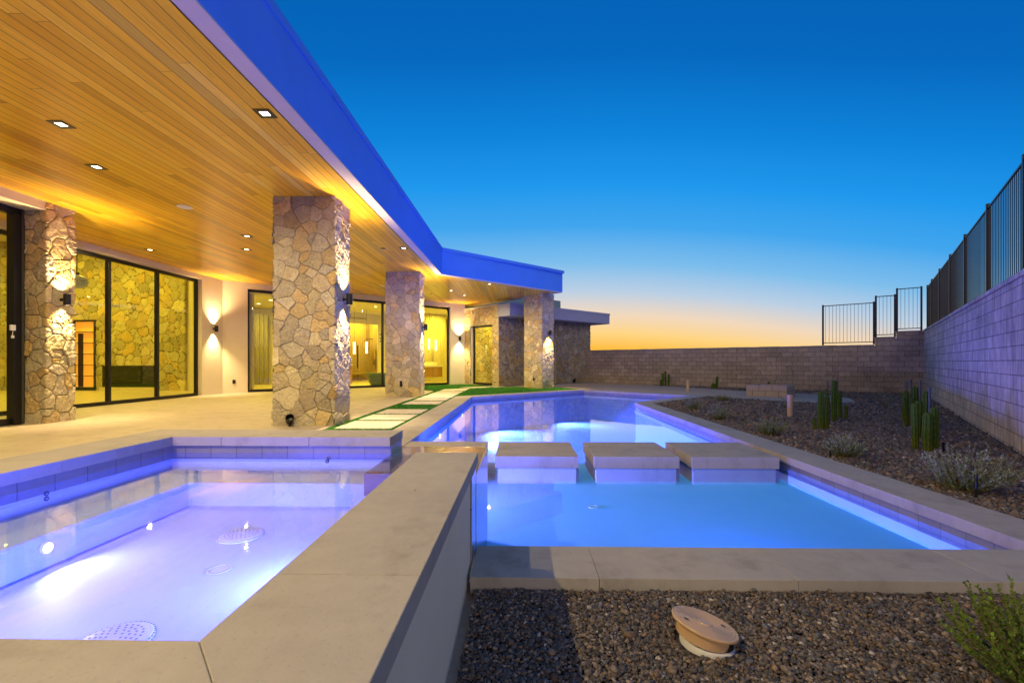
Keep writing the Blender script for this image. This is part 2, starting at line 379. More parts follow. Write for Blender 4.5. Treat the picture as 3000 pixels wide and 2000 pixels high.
def water(name, scale, strength, rough, tint):
    t, gl, fr = glass(name, tint, 1.34, rough, 1.0, False)
    p = t.n('Mapping', {'Vector': t.pos(), 'Scale': (1.0, .55, 1)}).outputs[0]
    h = t.math('ADD', t.noise(p, scale, 3), t.math('MULTIPLY', t.noise(p, scale*.23, 2), 2.0))
    fr.inputs['Strength'].default_value = strength; fr.inputs['Distance'].default_value = .01; t.L.new(h, fr.inputs['Height']); t.L.new(fr.outputs[0], gl.inputs['Normal'])
    return t.m
M['water'] = water('pool_water', 5, .06, .012, (.55, .82, 1.0))
M['spa_water'] = water('spa_water', 7, .06, .015, (.70, .76, 1.0))
def spill():
    t = NT('wet_spillway'); p = t.n('Mapping', {'Vector': t.pos(), 'Scale': (4, 20, 1)}).outputs[0]; n = t.noise(p, 1.0, 4)
    t.base(t.mix(n, (.10, .07, .05, 1), (.26, .20, .14, 1))); t.set(Roughness=.08); t.b.inputs['Coat Weight'].default_value = 1
    t.bump(t.noise(p, 2.0, 4), .35, .01); return t.m
M['spill'] = spill()
def emit(name, col, s):
    t = NT(name); t.base(col); t.b.inputs['Emission Color'].default_value = C4(col); t.b.inputs['Emission Strength'].default_value = s; return t.m
M['lamp'] = emit('lamp_lens', (1.0, .86, .6), 9)
M['lamp_in'] = emit('lamp_globe', (1.0, .82, .42), 5)
M['pool_lens'] = emit('pool_lens', (.8, .85, 1.0), 10)
M['shelf_glow'] = emit('shelf_back', (.95, .36, .03), .8)
def pendant():
    t = NT('pendant_weave'); n = t.n('TexVoronoi', {'Vector': t.pos(), 'Scale': 40.0}, feature='DISTANCE_TO_EDGE').outputs['Distance']
    hole = t.ramp(n, [(.06, (0, 0, 0)), (.12, (1, 1, 1))]); t.base((.07, .05, .02)); t.set(Roughness=.5)
    t.b.inputs['Emission Color'].default_value = (1, .8, .35, 1); t.L.new(t.math('MULTIPLY', hole, .3), t.b.inputs['Emission Strength']); return t.m
M['pendant'] = pendant()
def cloth(name, a, b):
    t = NT(name); n = t.noise(t.n('Mapping', {'Vector': t.pos(), 'Scale': (40, 40, 3)}).outputs[0], 1.0, 3); t.base(t.mix(n, C4(a), C4(b))); t.set(Roughness=.9); return t.m
M['curtain'] = cloth('curtain_cloth', (.34, .29, .17), (.42, .37, .23))
M['curtain_pale'] = cloth('sheer_cloth', (.58, .51, .28), (.66, .58, .34))

def lamp(kind, name, parent, loc, energy, color, **kw):
    d = bpy.data.lights.new(name, kind); d.energy = energy; d.color = color
    o = bpy.data.objects.new(name, d); COL.objects.link(o)
    rot = kw.pop('rot', (0, 0, 0))
    for k, v in kw.items(): setattr(d, k, v)
    o.rotation_euler = rot
    if parent is not None: o.parent = parent; o.location = Vector(loc)-BASE[parent.name]
    else: o.location = loc
    return o

# ------------------------------------------------------------------ rubble stone sheet: irregular stones standing out from dark joints
PAL = np.array([(.47, .40, .235), (.55, .47, .26), (.45, .39, .26), (.58, .41, .14), (.64, .56, .34), (.51, .39, .20), (.51, .45, .29), (.58, .50, .30), (.46, .41, .28), (.57, .42, .17), (.41, .355, .245)])
def stone_sheet(path, z0, z1, step, size, seed, closed=False, relief=.036, joint=.0068, tint=(1, 1, 1), holes=()):
    rng = np.random.default_rng(seed); P = [np.array(p, float) for p in path]
    if closed: P = P + [P[0]]
    segs = [np.linalg.norm(P[i+1]-P[i]) for i in range(len(P)-1)]; cum = np.r_[0, np.cumsum(segs)]; Ltot = cum[-1]
    us = [0.0]
    for i in range(len(segs)):
        k = max(1, int(round(segs[i]/step))); us += list(cum[i]+np.arange(1, k+1)*segs[i]/k)
    us = np.array(us); dirs = [(P[i+1]-P[i])/segs[i] for i in range(len(segs))]
    pos = np.zeros((len(us), 2)); nor = np.zeros((len(us), 2))
    for j, u in enumerate(us):
        i = min(int(np.searchsorted(cum, u+1e-9, 'right'))-1, len(segs)-1); pos[j] = P[i]+dirs[i]*(u-cum[i]); n = np.array([dirs[i][1], -dirs[i][0]])
        at = np.where(np.abs(cum-u) < 1e-6)[0]
        if len(at):
            k = at[0]; a = dirs[(k-1) % len(segs)] if (k > 0 or closed) else dirs[0]; b = dirs[k % len(segs)] if (k < len(segs) or closed) else dirs[-1]
            na = np.array([a[1], -a[0]]); nb = np.array([b[1], -b[0]]); m = na+nb; m /= np.linalg.norm(m); n = m/max(.4, float(m@na))
        nor[j] = n
    nz = max(2, int(round((z1-z0)/step))); zs = np.linspace(z0, z1, nz+1)
    # sites: a few big stones first, then smaller ones in the gaps
    SA = np.zeros((6000, 2)); WA = np.zeros(6000); ns = 0
    for rad, tries in ((size*.74, 46), (size*.46, 120), (size*.26, 110)):
        tries = int(tries*max(1, Ltot*(z1-z0)/4)); pp = rng.uniform((0, z0), (Ltot, z1), (tries, 2))
        for p in pp:
            if ns >= 6000: break
            d = SA[:ns]-p
            if ns == 0 or ((d*d).sum(1) > (rad*.56+WA[:ns]*.30)**2).all(): SA[ns] = p; WA[ns] = rad; ns += 1
    S = SA[:ns]; Wt = WA[:ns]
    U, Z = np.meshgrid(us, zs); q = np.stack([U.ravel(), Z.ravel()], 1)
    q = q + .0045*np.stack([vnoise(q[:, 0]*7, q[:, 1]*7, seed)-.5, vnoise(q[:, 0]*7+50, q[:, 1]*7, seed)-.5], 1)*2*size/.35
    grp = np.arange(ns); order = rng.permutation(ns); D2 = ((S[:, None]-S[None])**2).sum(2); np.fill_diagonal(D2, 1e9); cnt = np.ones(ns, int)
    for i in order:
        if rng.random() < .28 and cnt[grp[i]] < 2:
            for j in np.argsort(D2[i])[:4]:
                if grp[j] != grp[i] and cnt[grp[i]]+cnt[grp[j]] <= 2 and D2[i, j] < (size*.6)**2:
                    gi, gj = grp[i], grp[j]; cnt[gi] += cnt[gj]; grp[grp == gj] = gi; break
    i1 = np.empty(len(q), int); ed = np.empty(len(q))
    for a in range(0, len(q), 3000):
        d = ((q[a:a+3000, None, :]-S[None])**2).sum(2)-(Wt**2)[None]*.16
        kk = min(7, ns-1); o = np.argpartition(d, kk, axis=1)[:, :kk+1]; dd = np.take_along_axis(d, o, 1); so = np.argsort(dd, axis=1); o = np.take_along_axis(o, so, 1); dd = np.take_along_axis(dd, so, 1)
        dif = grp[o] != grp[o[:, :1]]; e_ = (dd-dd[:, :1])/(2*np.sqrt(D2[o[:, :1], o])+1e-9); e_[~dif] = 9.0
        i1[a:a+3000] = grp[o[:, 0]]; ed[a:a+3000] = e_.min(1)
    hs = rng.uniform(.5, 1, ns)*relief; tl = rng.normal(0, .028, (ns, 2))*relief/.03
    rel = q-S[i1]; rough = (vnoise(q[:, 0]*16, q[:, 1]*16, seed+3)-.5)*.45+(vnoise(q[:, 0]*34, q[:, 1]*34, seed+4)-.5)*.45+(vnoise(q[:, 0]*80, q[:, 1]*80, seed+5)-.5)*.35
    hh = hs[i1]+(rel*tl[i1]).sum(1)+rough*relief*rng.uniform(.4, 1.3, ns)[i1]
    k = np.clip((ed-joint*.25)/(joint*.9), 0, 1); k = np.sqrt(k*(2-k)); hh = hh*k-.022*(1-k)
    w = rng.dirichlet(np.ones(3)*.8, ns); pick = rng.choice(len(PAL), (ns, 2)); sc = (PAL[pick[:, 0]]*.75+PAL[pick[:, 1]]*.25)*rng.uniform(.82, 1.18, (ns, 1))*np.array(tint)
    kc = np.clip((ed-joint*.22)/(joint*.4), 0, 1)[:, None]
    col = sc[i1]*(.92+.16*vnoise(q[:, 0]*9, q[:, 1]*9, seed+8))[:, None]*kc+np.array([.045, .034, .022])*(1-kc)
    X = np.tile(pos, (len(zs), 1)); Nn = np.tile(nor, (len(zs), 1)); V = np.c_[X+Nn*hh[:, None], np.repeat(zs, len(us))]
    nu = len(us); a = np.arange((len(zs)-1)*nu).reshape(len(zs)-1, nu)[:, :-1].ravel(); F = np.stack([a, a+1, a+1+nu, a+nu], 1)
    if holes:
        uc = (U.ravel()[F].mean(1)); zc = (Z.ravel()[F].mean(1)); keep = np.ones(len(F), bool)
        for (u0, u1, h0, h1) in holes: keep &= ~((uc > u0) & (uc < u1) & (zc > h0) & (zc < h1))
        F = F[keep]
    me = np_mesh('stone_facing', V, F, col); me.polygons.foreach_set('use_smooth', [True]*len(me.polygons)); return me
bdir = Vector((.743, .669)); cdir = Vector((.669, -.743))
def along(p, d, t): return (p[0]+d[0]*t, p[1]+d[1]*t)
def off(p, d, t, n, s): return (p[0]+d[0]*t+n[0]*s, p[1]+d[1]*t+n[1]*s)

# ================================================================== GROUND
POOL_IN = [(-.27, 2.85), (3.235, 2.85), (3.24, 13.02), (5.85, 15.72), (2.62, 18.83), (-1.61, 15.06), (-1.61, 3.83)]
POOL_OUT = [(-.27, 2.43), (3.675, 2.43), (3.685, 12.83), (6.49, 15.72), (2.62, 19.46), (-2.17, 15.16), (-2.17, 3.83)]
WATER_Z = -.152
CORNER = (14.60, 16.76)
RD = (Vector((8.27, 10.92))).normalized()      # right boundary wall direction (away from the camera)
BD = (Vector((-10.59, 9.13))).normalized()     # back boundary wall direction (to the left)
def ground_sheet():
    bm = bmesh.new()
    def loop(pts, z):
        v = [bm.verts.new((p[0], p[1], z)) for p in pts]
        for a, b in zip(v, v[1:]+v[:1]): bm.edges.new((a, b))
    loop([(-900, -900), (900, -900), (900, 900), (-900, 900)], -.11)
    h = [(-2.9, 3.0), (-2.9, .8), (-.4, .8), (-.4, 2.6), (3.4, 2.6), (3.4, 12.93), (6.15, 15.72), (2.62, 19.1), (-1.85, 15.1), (-1.85, 3.6), (-1.85, 3.0)]
    loop(h, -.11)
    bmesh.ops.triangle_fill(bm, use_beauty=True, edges=bm.edges[:])
    bmesh.ops.recalc_face_normals(bm, faces=bm.faces[:])
    if bm.faces[:] and sum(f.normal.z for f in bm.faces) < 0: bmesh.ops.reverse_faces(bm, faces=bm.faces[:])
    me = bpy.data.meshes.new('ground'); bm.to_mesh(me); bm.free(); uv_box(me)
    return tag(finish('ground', me, M['dg']), kind='structure')
ground_sheet()
def slab(name, poly, z0, z1, mat, kind='structure'):
    m = MB(); m.prism(poly, z0, z1); return tag(m.build(name, mat), kind=kind)
PATIO = [(-12.6, -4), (-3.09, -4), (-3.09, 3.84), (-2.18, 3.84), (-2.18, 7.62), (-3.37, 7.62), (-3.42, 17.9), (-6.1, 20.87), (-10.9, 16.55), (-11.1, 8.9), (-12.6, 8.9)]
slab('patio', PATIO, -.105, 0, M['patio'])
TURF = [(-3.365, 7.63), (-2.18, 7.63), (-2.175, 15.17), (2.61, 19.47), (1.75, 20.75), (-.8, 21.25), (-1.1, 21.64), (-2.92, 23.66), (-6.05, 20.88), (-3.415, 17.93)]
slab('turf_base', TURF, -.105, -.012, M['grass_base'])
FRONT_BED = [(-.24, -3), (4.6, -3), (3.9, 2.42), (-.24, 2.42)]
slab('gravel_bed', FRONT_BED, -.109, -.088, M['soil'])
_wr = lambda t: (CORNER[0]-RD.x*t, CORNER[1]-RD.y*t)
_wb = lambda t: (CORNER[0]+BD.x*t, CORNER[1]+BD.y*t)
SIDE_BED = [(3.69, 2.43), (3.95, 2.43), _wr(.05), _wb(.05), _wb(18.5), (3.5, 28.2), (3.9, 26.3), (6.5, 15.74), (3.70, 12.83)]
slab('gravel_bed', SIDE_BED, -.109, -.052, M['soil'])
DGP = [(2.63, 19.5), (6.53, 15.75), (6.98, 15.05), (7.95, 13.9), (8.5, 13.1), (9.9, 13.6), (10.7, 15.0), (10.9, 16.6), (10.3, 17.3), (9.14, 18.6), (7.4, 22.0), (5.7, 26.0), (4.2, 26.9), (-.9, 21.5), (1.76, 20.77)]
slab('path', DGP, -.108, -.03, M['dg'])
slab('pavement', [off((-1.06, 21.69), bdir, 1.4, cdir, 0), off((-1.06, 21.69), bdir, 1.4, cdir, .75), off((-1.06, 21.69), bdir, 8.4, cdir, .75), off((-1.06, 21.69), bdir, 8.4, cdir, 0)], -.10, -.012, M['concrete_slab'])

# gravel: small angular stones strewn over the beds
_ico = bmesh.new(); bmesh.ops.create_icosphere(_ico, subdivisions=1, radius=1)
ICO_V = np.array([v.co[:] for v in _ico.verts]); ICO_F = np.array([[v.index for v in f.verts] for f in _ico.faces]); _ico.free()
def strew(name, poly, zfun, density, size, seed, pal, label, keep=None, light=.02):
    rng = np.random.default_rng(seed); P = np.array(poly); lo = P.min(0); hi = P.max(0)
    n = int((hi-lo).prod()*density); p = rng.uniform(lo, hi, (n, 2)); p = p[inside(p, poly)]
    if keep is not None: p = p[keep(p, rng)]
    n = len(p); bases = []
    for k in range(10):
        b = ICO_V*(1+rng.uniform(-.32, .32, (len(ICO_V), 1))); bases.append(b*np.array([1, rng.uniform(.6, .95), rng.uniform(.45, .8)]))
    bases = np.array(bases); which = rng.integers(0, 10, n)
    s = size*rng.lognormal(0, .36, n); dist = np.linalg.norm(p, axis=1)
    a = rng.uniform(0, 2*np.pi, n); tx = rng.normal(0, .5, n)
    v = bases[which]*s[:, None, None]
    y = v[:, :, 1]*np.cos(tx)[:, None]-v[:, :, 2]*np.sin(tx)[:, None]; z = v[:, :, 1]*np.sin(tx)[:, None]+v[:, :, 2]*np.cos(tx)[:, None]
    x = v[:, :, 0]*np.cos(a)[:, None]-y*np.sin(a)[:, None]; y = v[:, :, 0]*np.sin(a)[:, None]+y*np.cos(a)[:, None]
    zz = zfun(p)+s*.25+rng.uniform(0, .7, n)*s
    V = np.stack([x+p[:, 0][:, None], y+p[:, 1][:, None], z+zz[:, None]], 2).reshape(-1, 3)
    F = (ICO_F[None]+(np.arange(n)*len(ICO_V))[:, None, None]).reshape(-1, 3)
    pal = np.array(pal); c = pal[rng.integers(0, len(pal), n)]*rng.uniform(.5, 1.7, (n, 1)); lm = rng.random(n) < light; c[lm] = np.array([.34, .30, .26])*rng.uniform(.7, 1.3, (lm.sum(), 1))
    me = np_mesh(name, V, F, np.repeat(c, len(ICO_V), axis=0))
    return tag(finish(name, me, M['gravel']), label, 'gravel', None, 'stuff')
GP = [(.115, .086, .060), (.075, .058, .044), (.135, .104, .074), (.065, .060, .058), (.16, .125, .092), (.090, .074, .064), (.15, .096, .058), (.08, .078, .078)]
LID = (.81, 2.02)
def zf(p): return -.084+.016*np.clip((p[:, 1]-1.8)/.6, 0, 1)+.012*(vnoise(p[:, 0]*3, p[:, 1]*3, 2)-.5)-.0*p[:, 0]
def zfar(p): return -.048+.02*(vnoise(p[:, 0]*1.5, p[:, 1]*1.5, 4)-.5)
VIS = [(-.24, .95), (1.2, .95), (3.1, 1.9), (3.66, 2.425), (-.24, 2.425)]
off_lid = lambda p, r: np.hypot(p[:, 0]-LID[0], p[:, 1]-LID[1]) > .128
strew('gravel', VIS, zf, 18500, .0067, 3, [tuple(x*1.12 for x in c) for c in GP], 'brown and grey crushed stone gravel in front of the pool coping', off_lid, .03)
NEARB = [(3.69, 2.6), (4.1, 2.6), _wr(9.2), (3.70, 9.0)]
GP2 = [tuple(x*1.35 for x in c) for c in GP]
def thin(p, r): return r.random(len(p)) < np.clip(5.0/np.maximum(p[:, 1], 1), .25, 1)
strew('gravel', NEARB, zfar, 4300, .0120, 5, GP2, 'dark crushed stone gravel around the near shrubs beside the pool', None, .02)
FARB = [(3.70, 9.0), _wr(9.2), _wr(.1), _wb(.1), _wb(16.5), (3.9, 26.3), (6.5, 15.74), (3.70, 12.83)]
def not_dg(p, r): return ~inside(p, DGP) & (r.random(len(p)) < np.clip(12/np.maximum(p[:, 1], 1), .2, 1))
strew('gravel', FARB, zfar, 1400, .0165, 6, GP2, 'dark crushed stone gravel along the far boundary walls', not_dg, .02)

# turf blades
def turf_blades():
    rng = np.random.default_rng(9); P = np.array(TURF); lo = P.min(0); hi = P.max(0); n = 230000
    p = rng.uniform(lo, hi, (n, 2)); p = p[inside(p, TURF)]
    p = p[rng.random(len(p)) < np.clip(11/p[:, 1], .35, 1)]
    for poly in PAVERS:
        q = np.array(poly); p = p[~inside(p, poly)]
    n = len(p); a = rng.uniform(0, 2*np.pi, n); h = rng.uniform(.018, .034, n); w = .0045+.00025*p[:, 1]
    le = rng.normal(0, .012, (n, 2)); dx = np.cos(a)*w; dy = np.sin(a)*w; z = np.full(n, -.014)
    V = np.stack([np.stack([p[:, 0]-dx, p[:, 1]-dy, z], 1), np.stack([p[:, 0]+dx, p[:, 1]+dy, z], 1), np.stack([p[:, 0]+le[:, 0], p[:, 1]+le[:, 1], z+h], 1)], 1).reshape(-1, 3)
    F = np.arange(3*n).reshape(-1, 3); c = np.array([.035, .25, .010])*rng.uniform(.55, 1.5, (n, 1))*np.array([[1, 1, 1]]); dry = rng.random(n) < .12; c[dry] = np.array([.09, .22, .02])
    me = np_mesh('grass', V, F, np.repeat(c, 3, axis=0)); tag(finish('grass', me, M['turf']), 'bright green artificial turf between the pavers and the pool edge', 'grass', None, 'stuff')
PAVERS = []
_pv = [(7.83, 8.81), (8.99, 9.92), (10.11, 11.02), (12.33, 13.31), (13.51, 14.46), (14.62, 15.62), (15.77, 16.75), (16.90, 17.82)]
for a, b in _pv: PAVERS.append([(-3.23, a), (-2.24, a), (-2.24, b), (-3.23, b)])
PAVERS.append([(-3.22, 18.02), (-2.22, 18.1), (-2.22, 20.0), (-3.22, 19.15)])
PAVERS.append([(-2.12, 20.08), (-1.28, 20.72), (-1.68, 21.42), (-2.75, 20.4)])
PAVERS.append([(-1.16, 20.80), (-.62, 21.15), (-1.05, 21.6), (-1.55, 21.5)])
_lab = ['pale square paver nearest the first stone pillar, at the turf start', 'second pale paver of the turf walk, right of the front pillar base', 'third pale paver, just before the wide band of green turf',
        'pale paver just beyond the wide band of turf', 'second pale paver beyond the wide turf band', 'pale paver level with the front face of the middle pillar', 'pale paver level with the back of the middle pillar',
        'pale paver just beyond the middle pillar', 'long pale paver where the turf walk bends to the right', 'pale angled paver between the bend and the stone doorway wall', 'small last paver by the stone wall corner']
for poly, lb in zip(PAVERS, _lab):
    m = MB(); c = (sum(p[0] for p in poly)/4, sum(p[1] for p in poly)/4, -.03); m.prism(poly, -.03, .004)
    tag(m.build('paver', M['paver'], None, c, bevel=.004), lb, 'paver', 'pavers of the turf walk')
turf_blades()

# ================================================================== POOL
pool = thing('swimming_pool', 'long angular swimming pool lit blue, with pale stone coping', 'pool', (1.0, 8.0, -.2))
def coping_run(poly_in, poly_out, idx, z0, z1, L, m, gap=.0012, start=0.0):
    for i in idx:
        j = (i+1) % len(poly_in); a0, a1, b0, b1 = [Vector(p) for p in (poly_in[i], poly_in[j], poly_out[i], poly_out[j])]
        n = max(1, round((a1-a0).length/L)); g = gap/(a1-a0).length
        for k in range(n):
            t0 = k/n+(g if k else 0); t1 = (k+1)/n-(g if k < n-1 else 0)
            m.prism([tuple(a0.lerp(a1, t0)), tuple(a0.lerp(a1, t1)), tuple(b0.lerp(b1, t1)), tuple(b0.lerp(b1, t0))], z0, z1)
m = MB(); coping_run(POOL_IN, POOL_OUT, [1], -.09, 0, 1.05, m); coping_run(POOL_IN, POOL_OUT, [2, 3, 4, 5], -.09, 0, 1.2, m)
# front run with the joints where the photograph shows them
xs = [-.27, .5, 1.62, 2.78, 3.235]; xo = [-.27, .62, 1.45, 2.48, 3.675]
xs = [-.27, .42, 1.47, 2.52, 3.235]; xo = [-.27, .42, 1.47, 2.52, 3.675]
for k in range(4):
    g = .001; m.prism([(xs[k]+g*(k > 0), 2.85), (xs[k+1]-g*(k < 3), 2.85), (xo[k+1]-g*(k < 3), 2.43), (xo[k]+g*(k > 0), 2.43)], -.09, 0)
m.build('coping', M['coping'], pool, bevel=.003)
def inset(poly, d):
    n = len(poly); r = []
    for i in range(n):
        a, b, c = Vector(poly[i-1]), Vector(poly[i]), Vector(poly[(i+1) % n]); e0 = (b-a).normalized(); e1 = (c-b).normalized()
        n0 = Vector((-e0.y, e0.x)); n1 = Vector((-e1.y, e1.x)); mm = (n0+n1).normalized(); r.append(tuple(b+mm*(d/max(.35, mm.dot(n0)))))
    return r
WALL = inset(POOL_IN, -.03); WALL[0] = (-.29, 2.88); WALL[-1] = (-1.64, 3.80)
SPA_X = -.29
m = MB()
for i in range(6):
    a, b = WALL[i], WALL[i+1]; m.line(a, b, -.235, -.09, .0, .06) if False else m.add([(a[0], a[1], -.235), (b[0], b[1], -.235), (b[0], b[1], -.09), (a[0], a[1], -.09)], [(3, 2, 1, 0)])
m.build('tile_band', M['tile'], pool)
SHELF_Y = 6.75; ZS = -.34; ZD = -1.2
m = MB()
for i in range(6):
    a, b = WALL[i], WALL[i+1]; m.add([(a[0], a[1], ZD), (b[0], b[1], ZD), (b[0], b[1], -.235), (a[0], a[1], -.235)], [(3, 2, 1, 0)])
m.add([(-.29, 2.88, ZD), (-.29, 3.80, ZD), (-.29, 3.80, -.235), (-.29, 2.88, -.235)], [(0, 1, 2, 3)])
m.add([(-.29, 3.80, ZD), (-1.64, 3.80, ZD), (-1.64, 3.80, -.235), (-.29, 3.80, -.235)], [(0, 1, 2, 3)])
# shelf: raised floor under the stepping pads
m.prism([(-1.64, 3.80), (-.29, 3.80), (-.29, 2.88), (3.265, 2.88), (3.268, SHELF_Y), (-1.64, SHELF_Y)], ZD, ZS, bottom=False)
m.add([(p[0], p[1], ZD) for p in WALL], [tuple(range(len(WALL)))])
m.build('basin', M['plaster_pool'], pool, bevel=0)
def ring(c, r, mat, name, parent, h=.003):
    m = MB(); m.lathe(c, [(r*.82, h), (r, h), (r, 0), (r*.82, 0), (r*.82, h)], 28); m.lathe(c, [(0.001, h*.5), (r*.7, h*.5)], 28); return m.build(name, mat, parent)
for (x, y) in ((1.02, 3.55), (1.9, 3.1), (.75, 4.7)): ring((x, y, ZS+.001), .055, M['white'], 'floor_jet', pool)
def pool_light(p, nrm, e, parent, r=.055, col=POOL, tilt=-.58, spread=96):
    n = Vector(nrm).normalized(); q = n.to_track_quat('Z', 'Y'); pp = Vector(p)
    m = MB(); m.lathe(pp, [(r*1.35, 0), (r*1.35, .012), (r, .018), (r, .010)], 24, q); o = m.build('pool_light', M['white'], parent)
    m = MB(); m.lathe(pp, [(.001, .014), (r*.98, .012)], 24, q); m.build('lens', M['pool_lens'], o)
    rot = (-(n+Vector((0, 0, tilt))).normalized()).to_track_quat('Z', 'Y').to_euler()
    lamp('AREA', 'pool_lamp', parent, pp+n*.05, e, col, shape='DISK', size=.13, spread=R(spread), rot=rot)
fb = Vector((4.23, 3.77)).normalized(); fn = (fb.y, -fb.x, 0)
pool_light((-1.64, 9.15, -.34), (1, 0, 0), E_POOL, pool); pool_light((-1.64, 12.7, -.34), (1, 0, 0), E_POOL, pool)
pool_light((-1.02-.02, 15.62+.02, -.34), fn, E_POOL, pool); pool_light((1.37-.02, 17.75+.02, -.34), fn, E_POOL, pool)
pool_light((-1.64, 4.62, -.25), (1, 0, .02), 430, pool, .055, (.17, .15, 1), -.34, 120)
pool_light((1.7, 2.882, -.25), (0, 1, 0), 40, pool, .05, (.04, .10, 1), -.02, 150)  # added unseen lamp, throws blue onto the slab fronts
for lx in (-.9, 1.4): pool_light((lx, SHELF_Y+.002, -.62), (0, 1, 0), 230, pool, .05, (.05, .095, 1), -.12, 150)  # added unseen lamps behind the slabs, brighten the deep end blue
m = MB(); WP = [(-.291, 2.881)] + [WALL[i] for i in range(1, 6)] + [(-1.639, 3.801), (-.291, 3.801)]
bm = bmesh.new(); vv = [bm.verts.new((p[0], p[1], WATER_Z)) for p in WP]; bm.faces.new(vv); bmesh.ops.triangulate(bm, faces=bm.faces[:])
me = bpy.data.meshes.new('water'); bm.to_mesh(me); bm.free()
if me.polygons[0].normal.z < 0: me.flip_normals()
tag(finish('water', me, M['water']), kind='structure')

# stepping pads across the pool
for (x0, x1, lb) in ((-1.60, -.47, 'square grey stepping slab just behind the spa spillway'), (-.31, .71, 'square grey stepping slab standing in the pool next to the spillway'), (.90, 1.93, 'middle square stepping slab standing free in the pool'), (2.08, 3.13, 'square stepping slab beside the gravel side coping of the pool')):
    p = thing('stepping_slab', lb, 'stepping slab', ((x0+x1)/2, 6.07, ZS), 'stepping slabs crossing the pool')
    m = MB(); m.box((x0, 5.56, -.145), (x1, 6.58, -.001)); m.build('slab', M['coping'], p, bevel=.004)
    m = MB(); m.box((x0+.03, 5.59, ZS), (x1-.03, 6.55, -.1455)); m.build('plinth', M['coping'], p)

# ================================================================== SPA
spa = thing('spa', 'raised square hot tub glowing lavender, with wide stone coping', 'hot tub', (-1.7, 2.2, -.1))
SX0, SX1, SY0, SY1 = -2.68, -.665, .93, 3.455; OX0, OX1, OY0, OY1 = -3.09, -.27, .50, 3.83; ZC = .575; ZW = .447; ZT = ZC-.07
m = MB(); B = lambda a, b: m.box((a[0], a[1], ZT), (b[0], b[1], ZC)); g = .001
for k, (a, b) in enumerate(((-3.09, -2.3), (-2.3, -1.62), (-1.62, -.995))): B((a+g*(k > 0), SY1), (b-g*(k < 2), OY1))                  # far run
for k in range(3):
    a = SY0+.0+(SY1-SY0)*k/3; b = SY0+(SY1-SY0)*(k+1)/3; B((OX0, a+g*(k > 0)), (SX0, b-g))                                      # house side
ys = [.72, 1.20, 1.94, 2.89]
m.prism([(SX1, SY0), (OX1, OY0), (OX1, 1.225-g), (SX1, 1.225-g)], ZT, ZC)
for a, b in ((1.225, 2.02), (2.02, 2.89)): B((SX1, a+g*(a > 1.2)), (OX1, b-(g if b < 2.5 else 0)))
m.prism([(SX1-.001, SY0), (OX1-.0015, OY0), (-1.9, OY0), (-1.9, SY0)], ZT, ZC); m.prism([(-1.902, SY0), (-1.902, OY0), (OX0, OY0), (SX0, SY0)], ZT, ZC)
m.build('coping', M['coping'], spa, bevel=.003)
# shell: tiled inner band, plaster basin, rendered outer wall
ix0, ix1, iy0, iy1 = SX0-.03, SX1+.03, SY0-.03, SY1+.03
m = MB()
for a, b in (((ix0, iy0), (ix0, iy1)), ((ix0, iy1), (-.995, iy1)), ((ix1, 2.86), (ix1, iy0)), ((ix1, iy0), (ix0, iy0))):
    m.add([(a[0], a[1], .40), (b[0], b[1], .40), (b[0], b[1], ZT), (a[0], a[1], ZT)], [(0, 1, 2, 3)])
m.add([(-.995, iy1, .40), (-.995, OY1-.03, .40), (-.995, OY1-.03, ZT), (-.995, iy1, ZT)], [(0, 1, 2, 3)])
m.build('tile_band', M['tile'], spa)
seat = .325; fl = .172; sx0 = -2.26; sy1 = 3.06
m = MB()
for a, b in (((ix0, iy0), (ix0, iy1)), ((ix0, iy1), (ix1, iy1)), ((ix1, iy1), (ix1, iy0)), ((ix1, iy0), (ix0, iy0))):
    m.add([(a[0], a[1], fl-.05), (b[0], b[1], fl-.05), (b[0], b[1], .40), (a[0], a[1], .40)], [(0, 1, 2, 3)])
m.prism([(ix0, iy0), (sx0, iy0), (sx0, sy1), (-.78, sy1), (-.78, iy0), (ix1, iy0), (ix1, iy1), (ix0, iy1)], fl-.05, seat, bottom=False)
m.add([(ix0, iy0, fl), (ix1, iy0, fl), (ix1, iy1, fl), (ix0, iy1, fl)], [(0, 1, 2, 3)])
m.build('basin', M['plaster'], spa, bevel=.012)
m = MB(); m.box((OX0+.05, OY0+.03, -.11), (OX0+.30, OY1-.03, ZT-.0005)); m.box((SX1+.032, OY0+.03, -.11), (SPA_X-.001, 2.855, ZT-.0005)); m.box((OX0+.301, OY0+.03, -.11), (SX1+.031, OY0+.3, ZT-.0005)); m.box((OX0+.301, iy1+.001, -.11), (-1.0, OY1-.03, ZT-.0005))
m.build('wall', M['stucco'], spa)
# pool side of the spa is tiled; the low corner is the spillway
m = MB(); m.box((SPA_X, 2.856, -.33), (SPA_X+.012, OY1-.02, .437)); m.box((SX1+.03, 2.857, -.33), (SPA_X-.0005, 2.87, .44)); m.box((-1.64, OY1-.021, -.33), (SPA_X+.012, OY1-.008, .437)); m.box((SPA_X-.012, 2.43, -.09), (SPA_X+.001, 2.856, .50)) if False else None
m.box((SPA_X, 2.45, -.05), (SPA_X+.008, 2.856, ZT-.001)) if False else None
m.build('spa_tile', M['spa_tile'], spa)
m = MB(); m.box((SPA_X, 2.62, -.0005), (SPA_X+.010, 2.8555, ZT-.002)); m.build('tile_return', M['spa_tile'], spa)
m = MB(); m.box((-.994, 2.872, .30), (SPA_X-.0008, OY1-.0215, .441)); m.build('spillway', M['spill'], spa)
m = MB(); m.box((ix0+.001, iy0+.001, ZW-.002), (ix1-.001, iy1-.001, ZW)); 
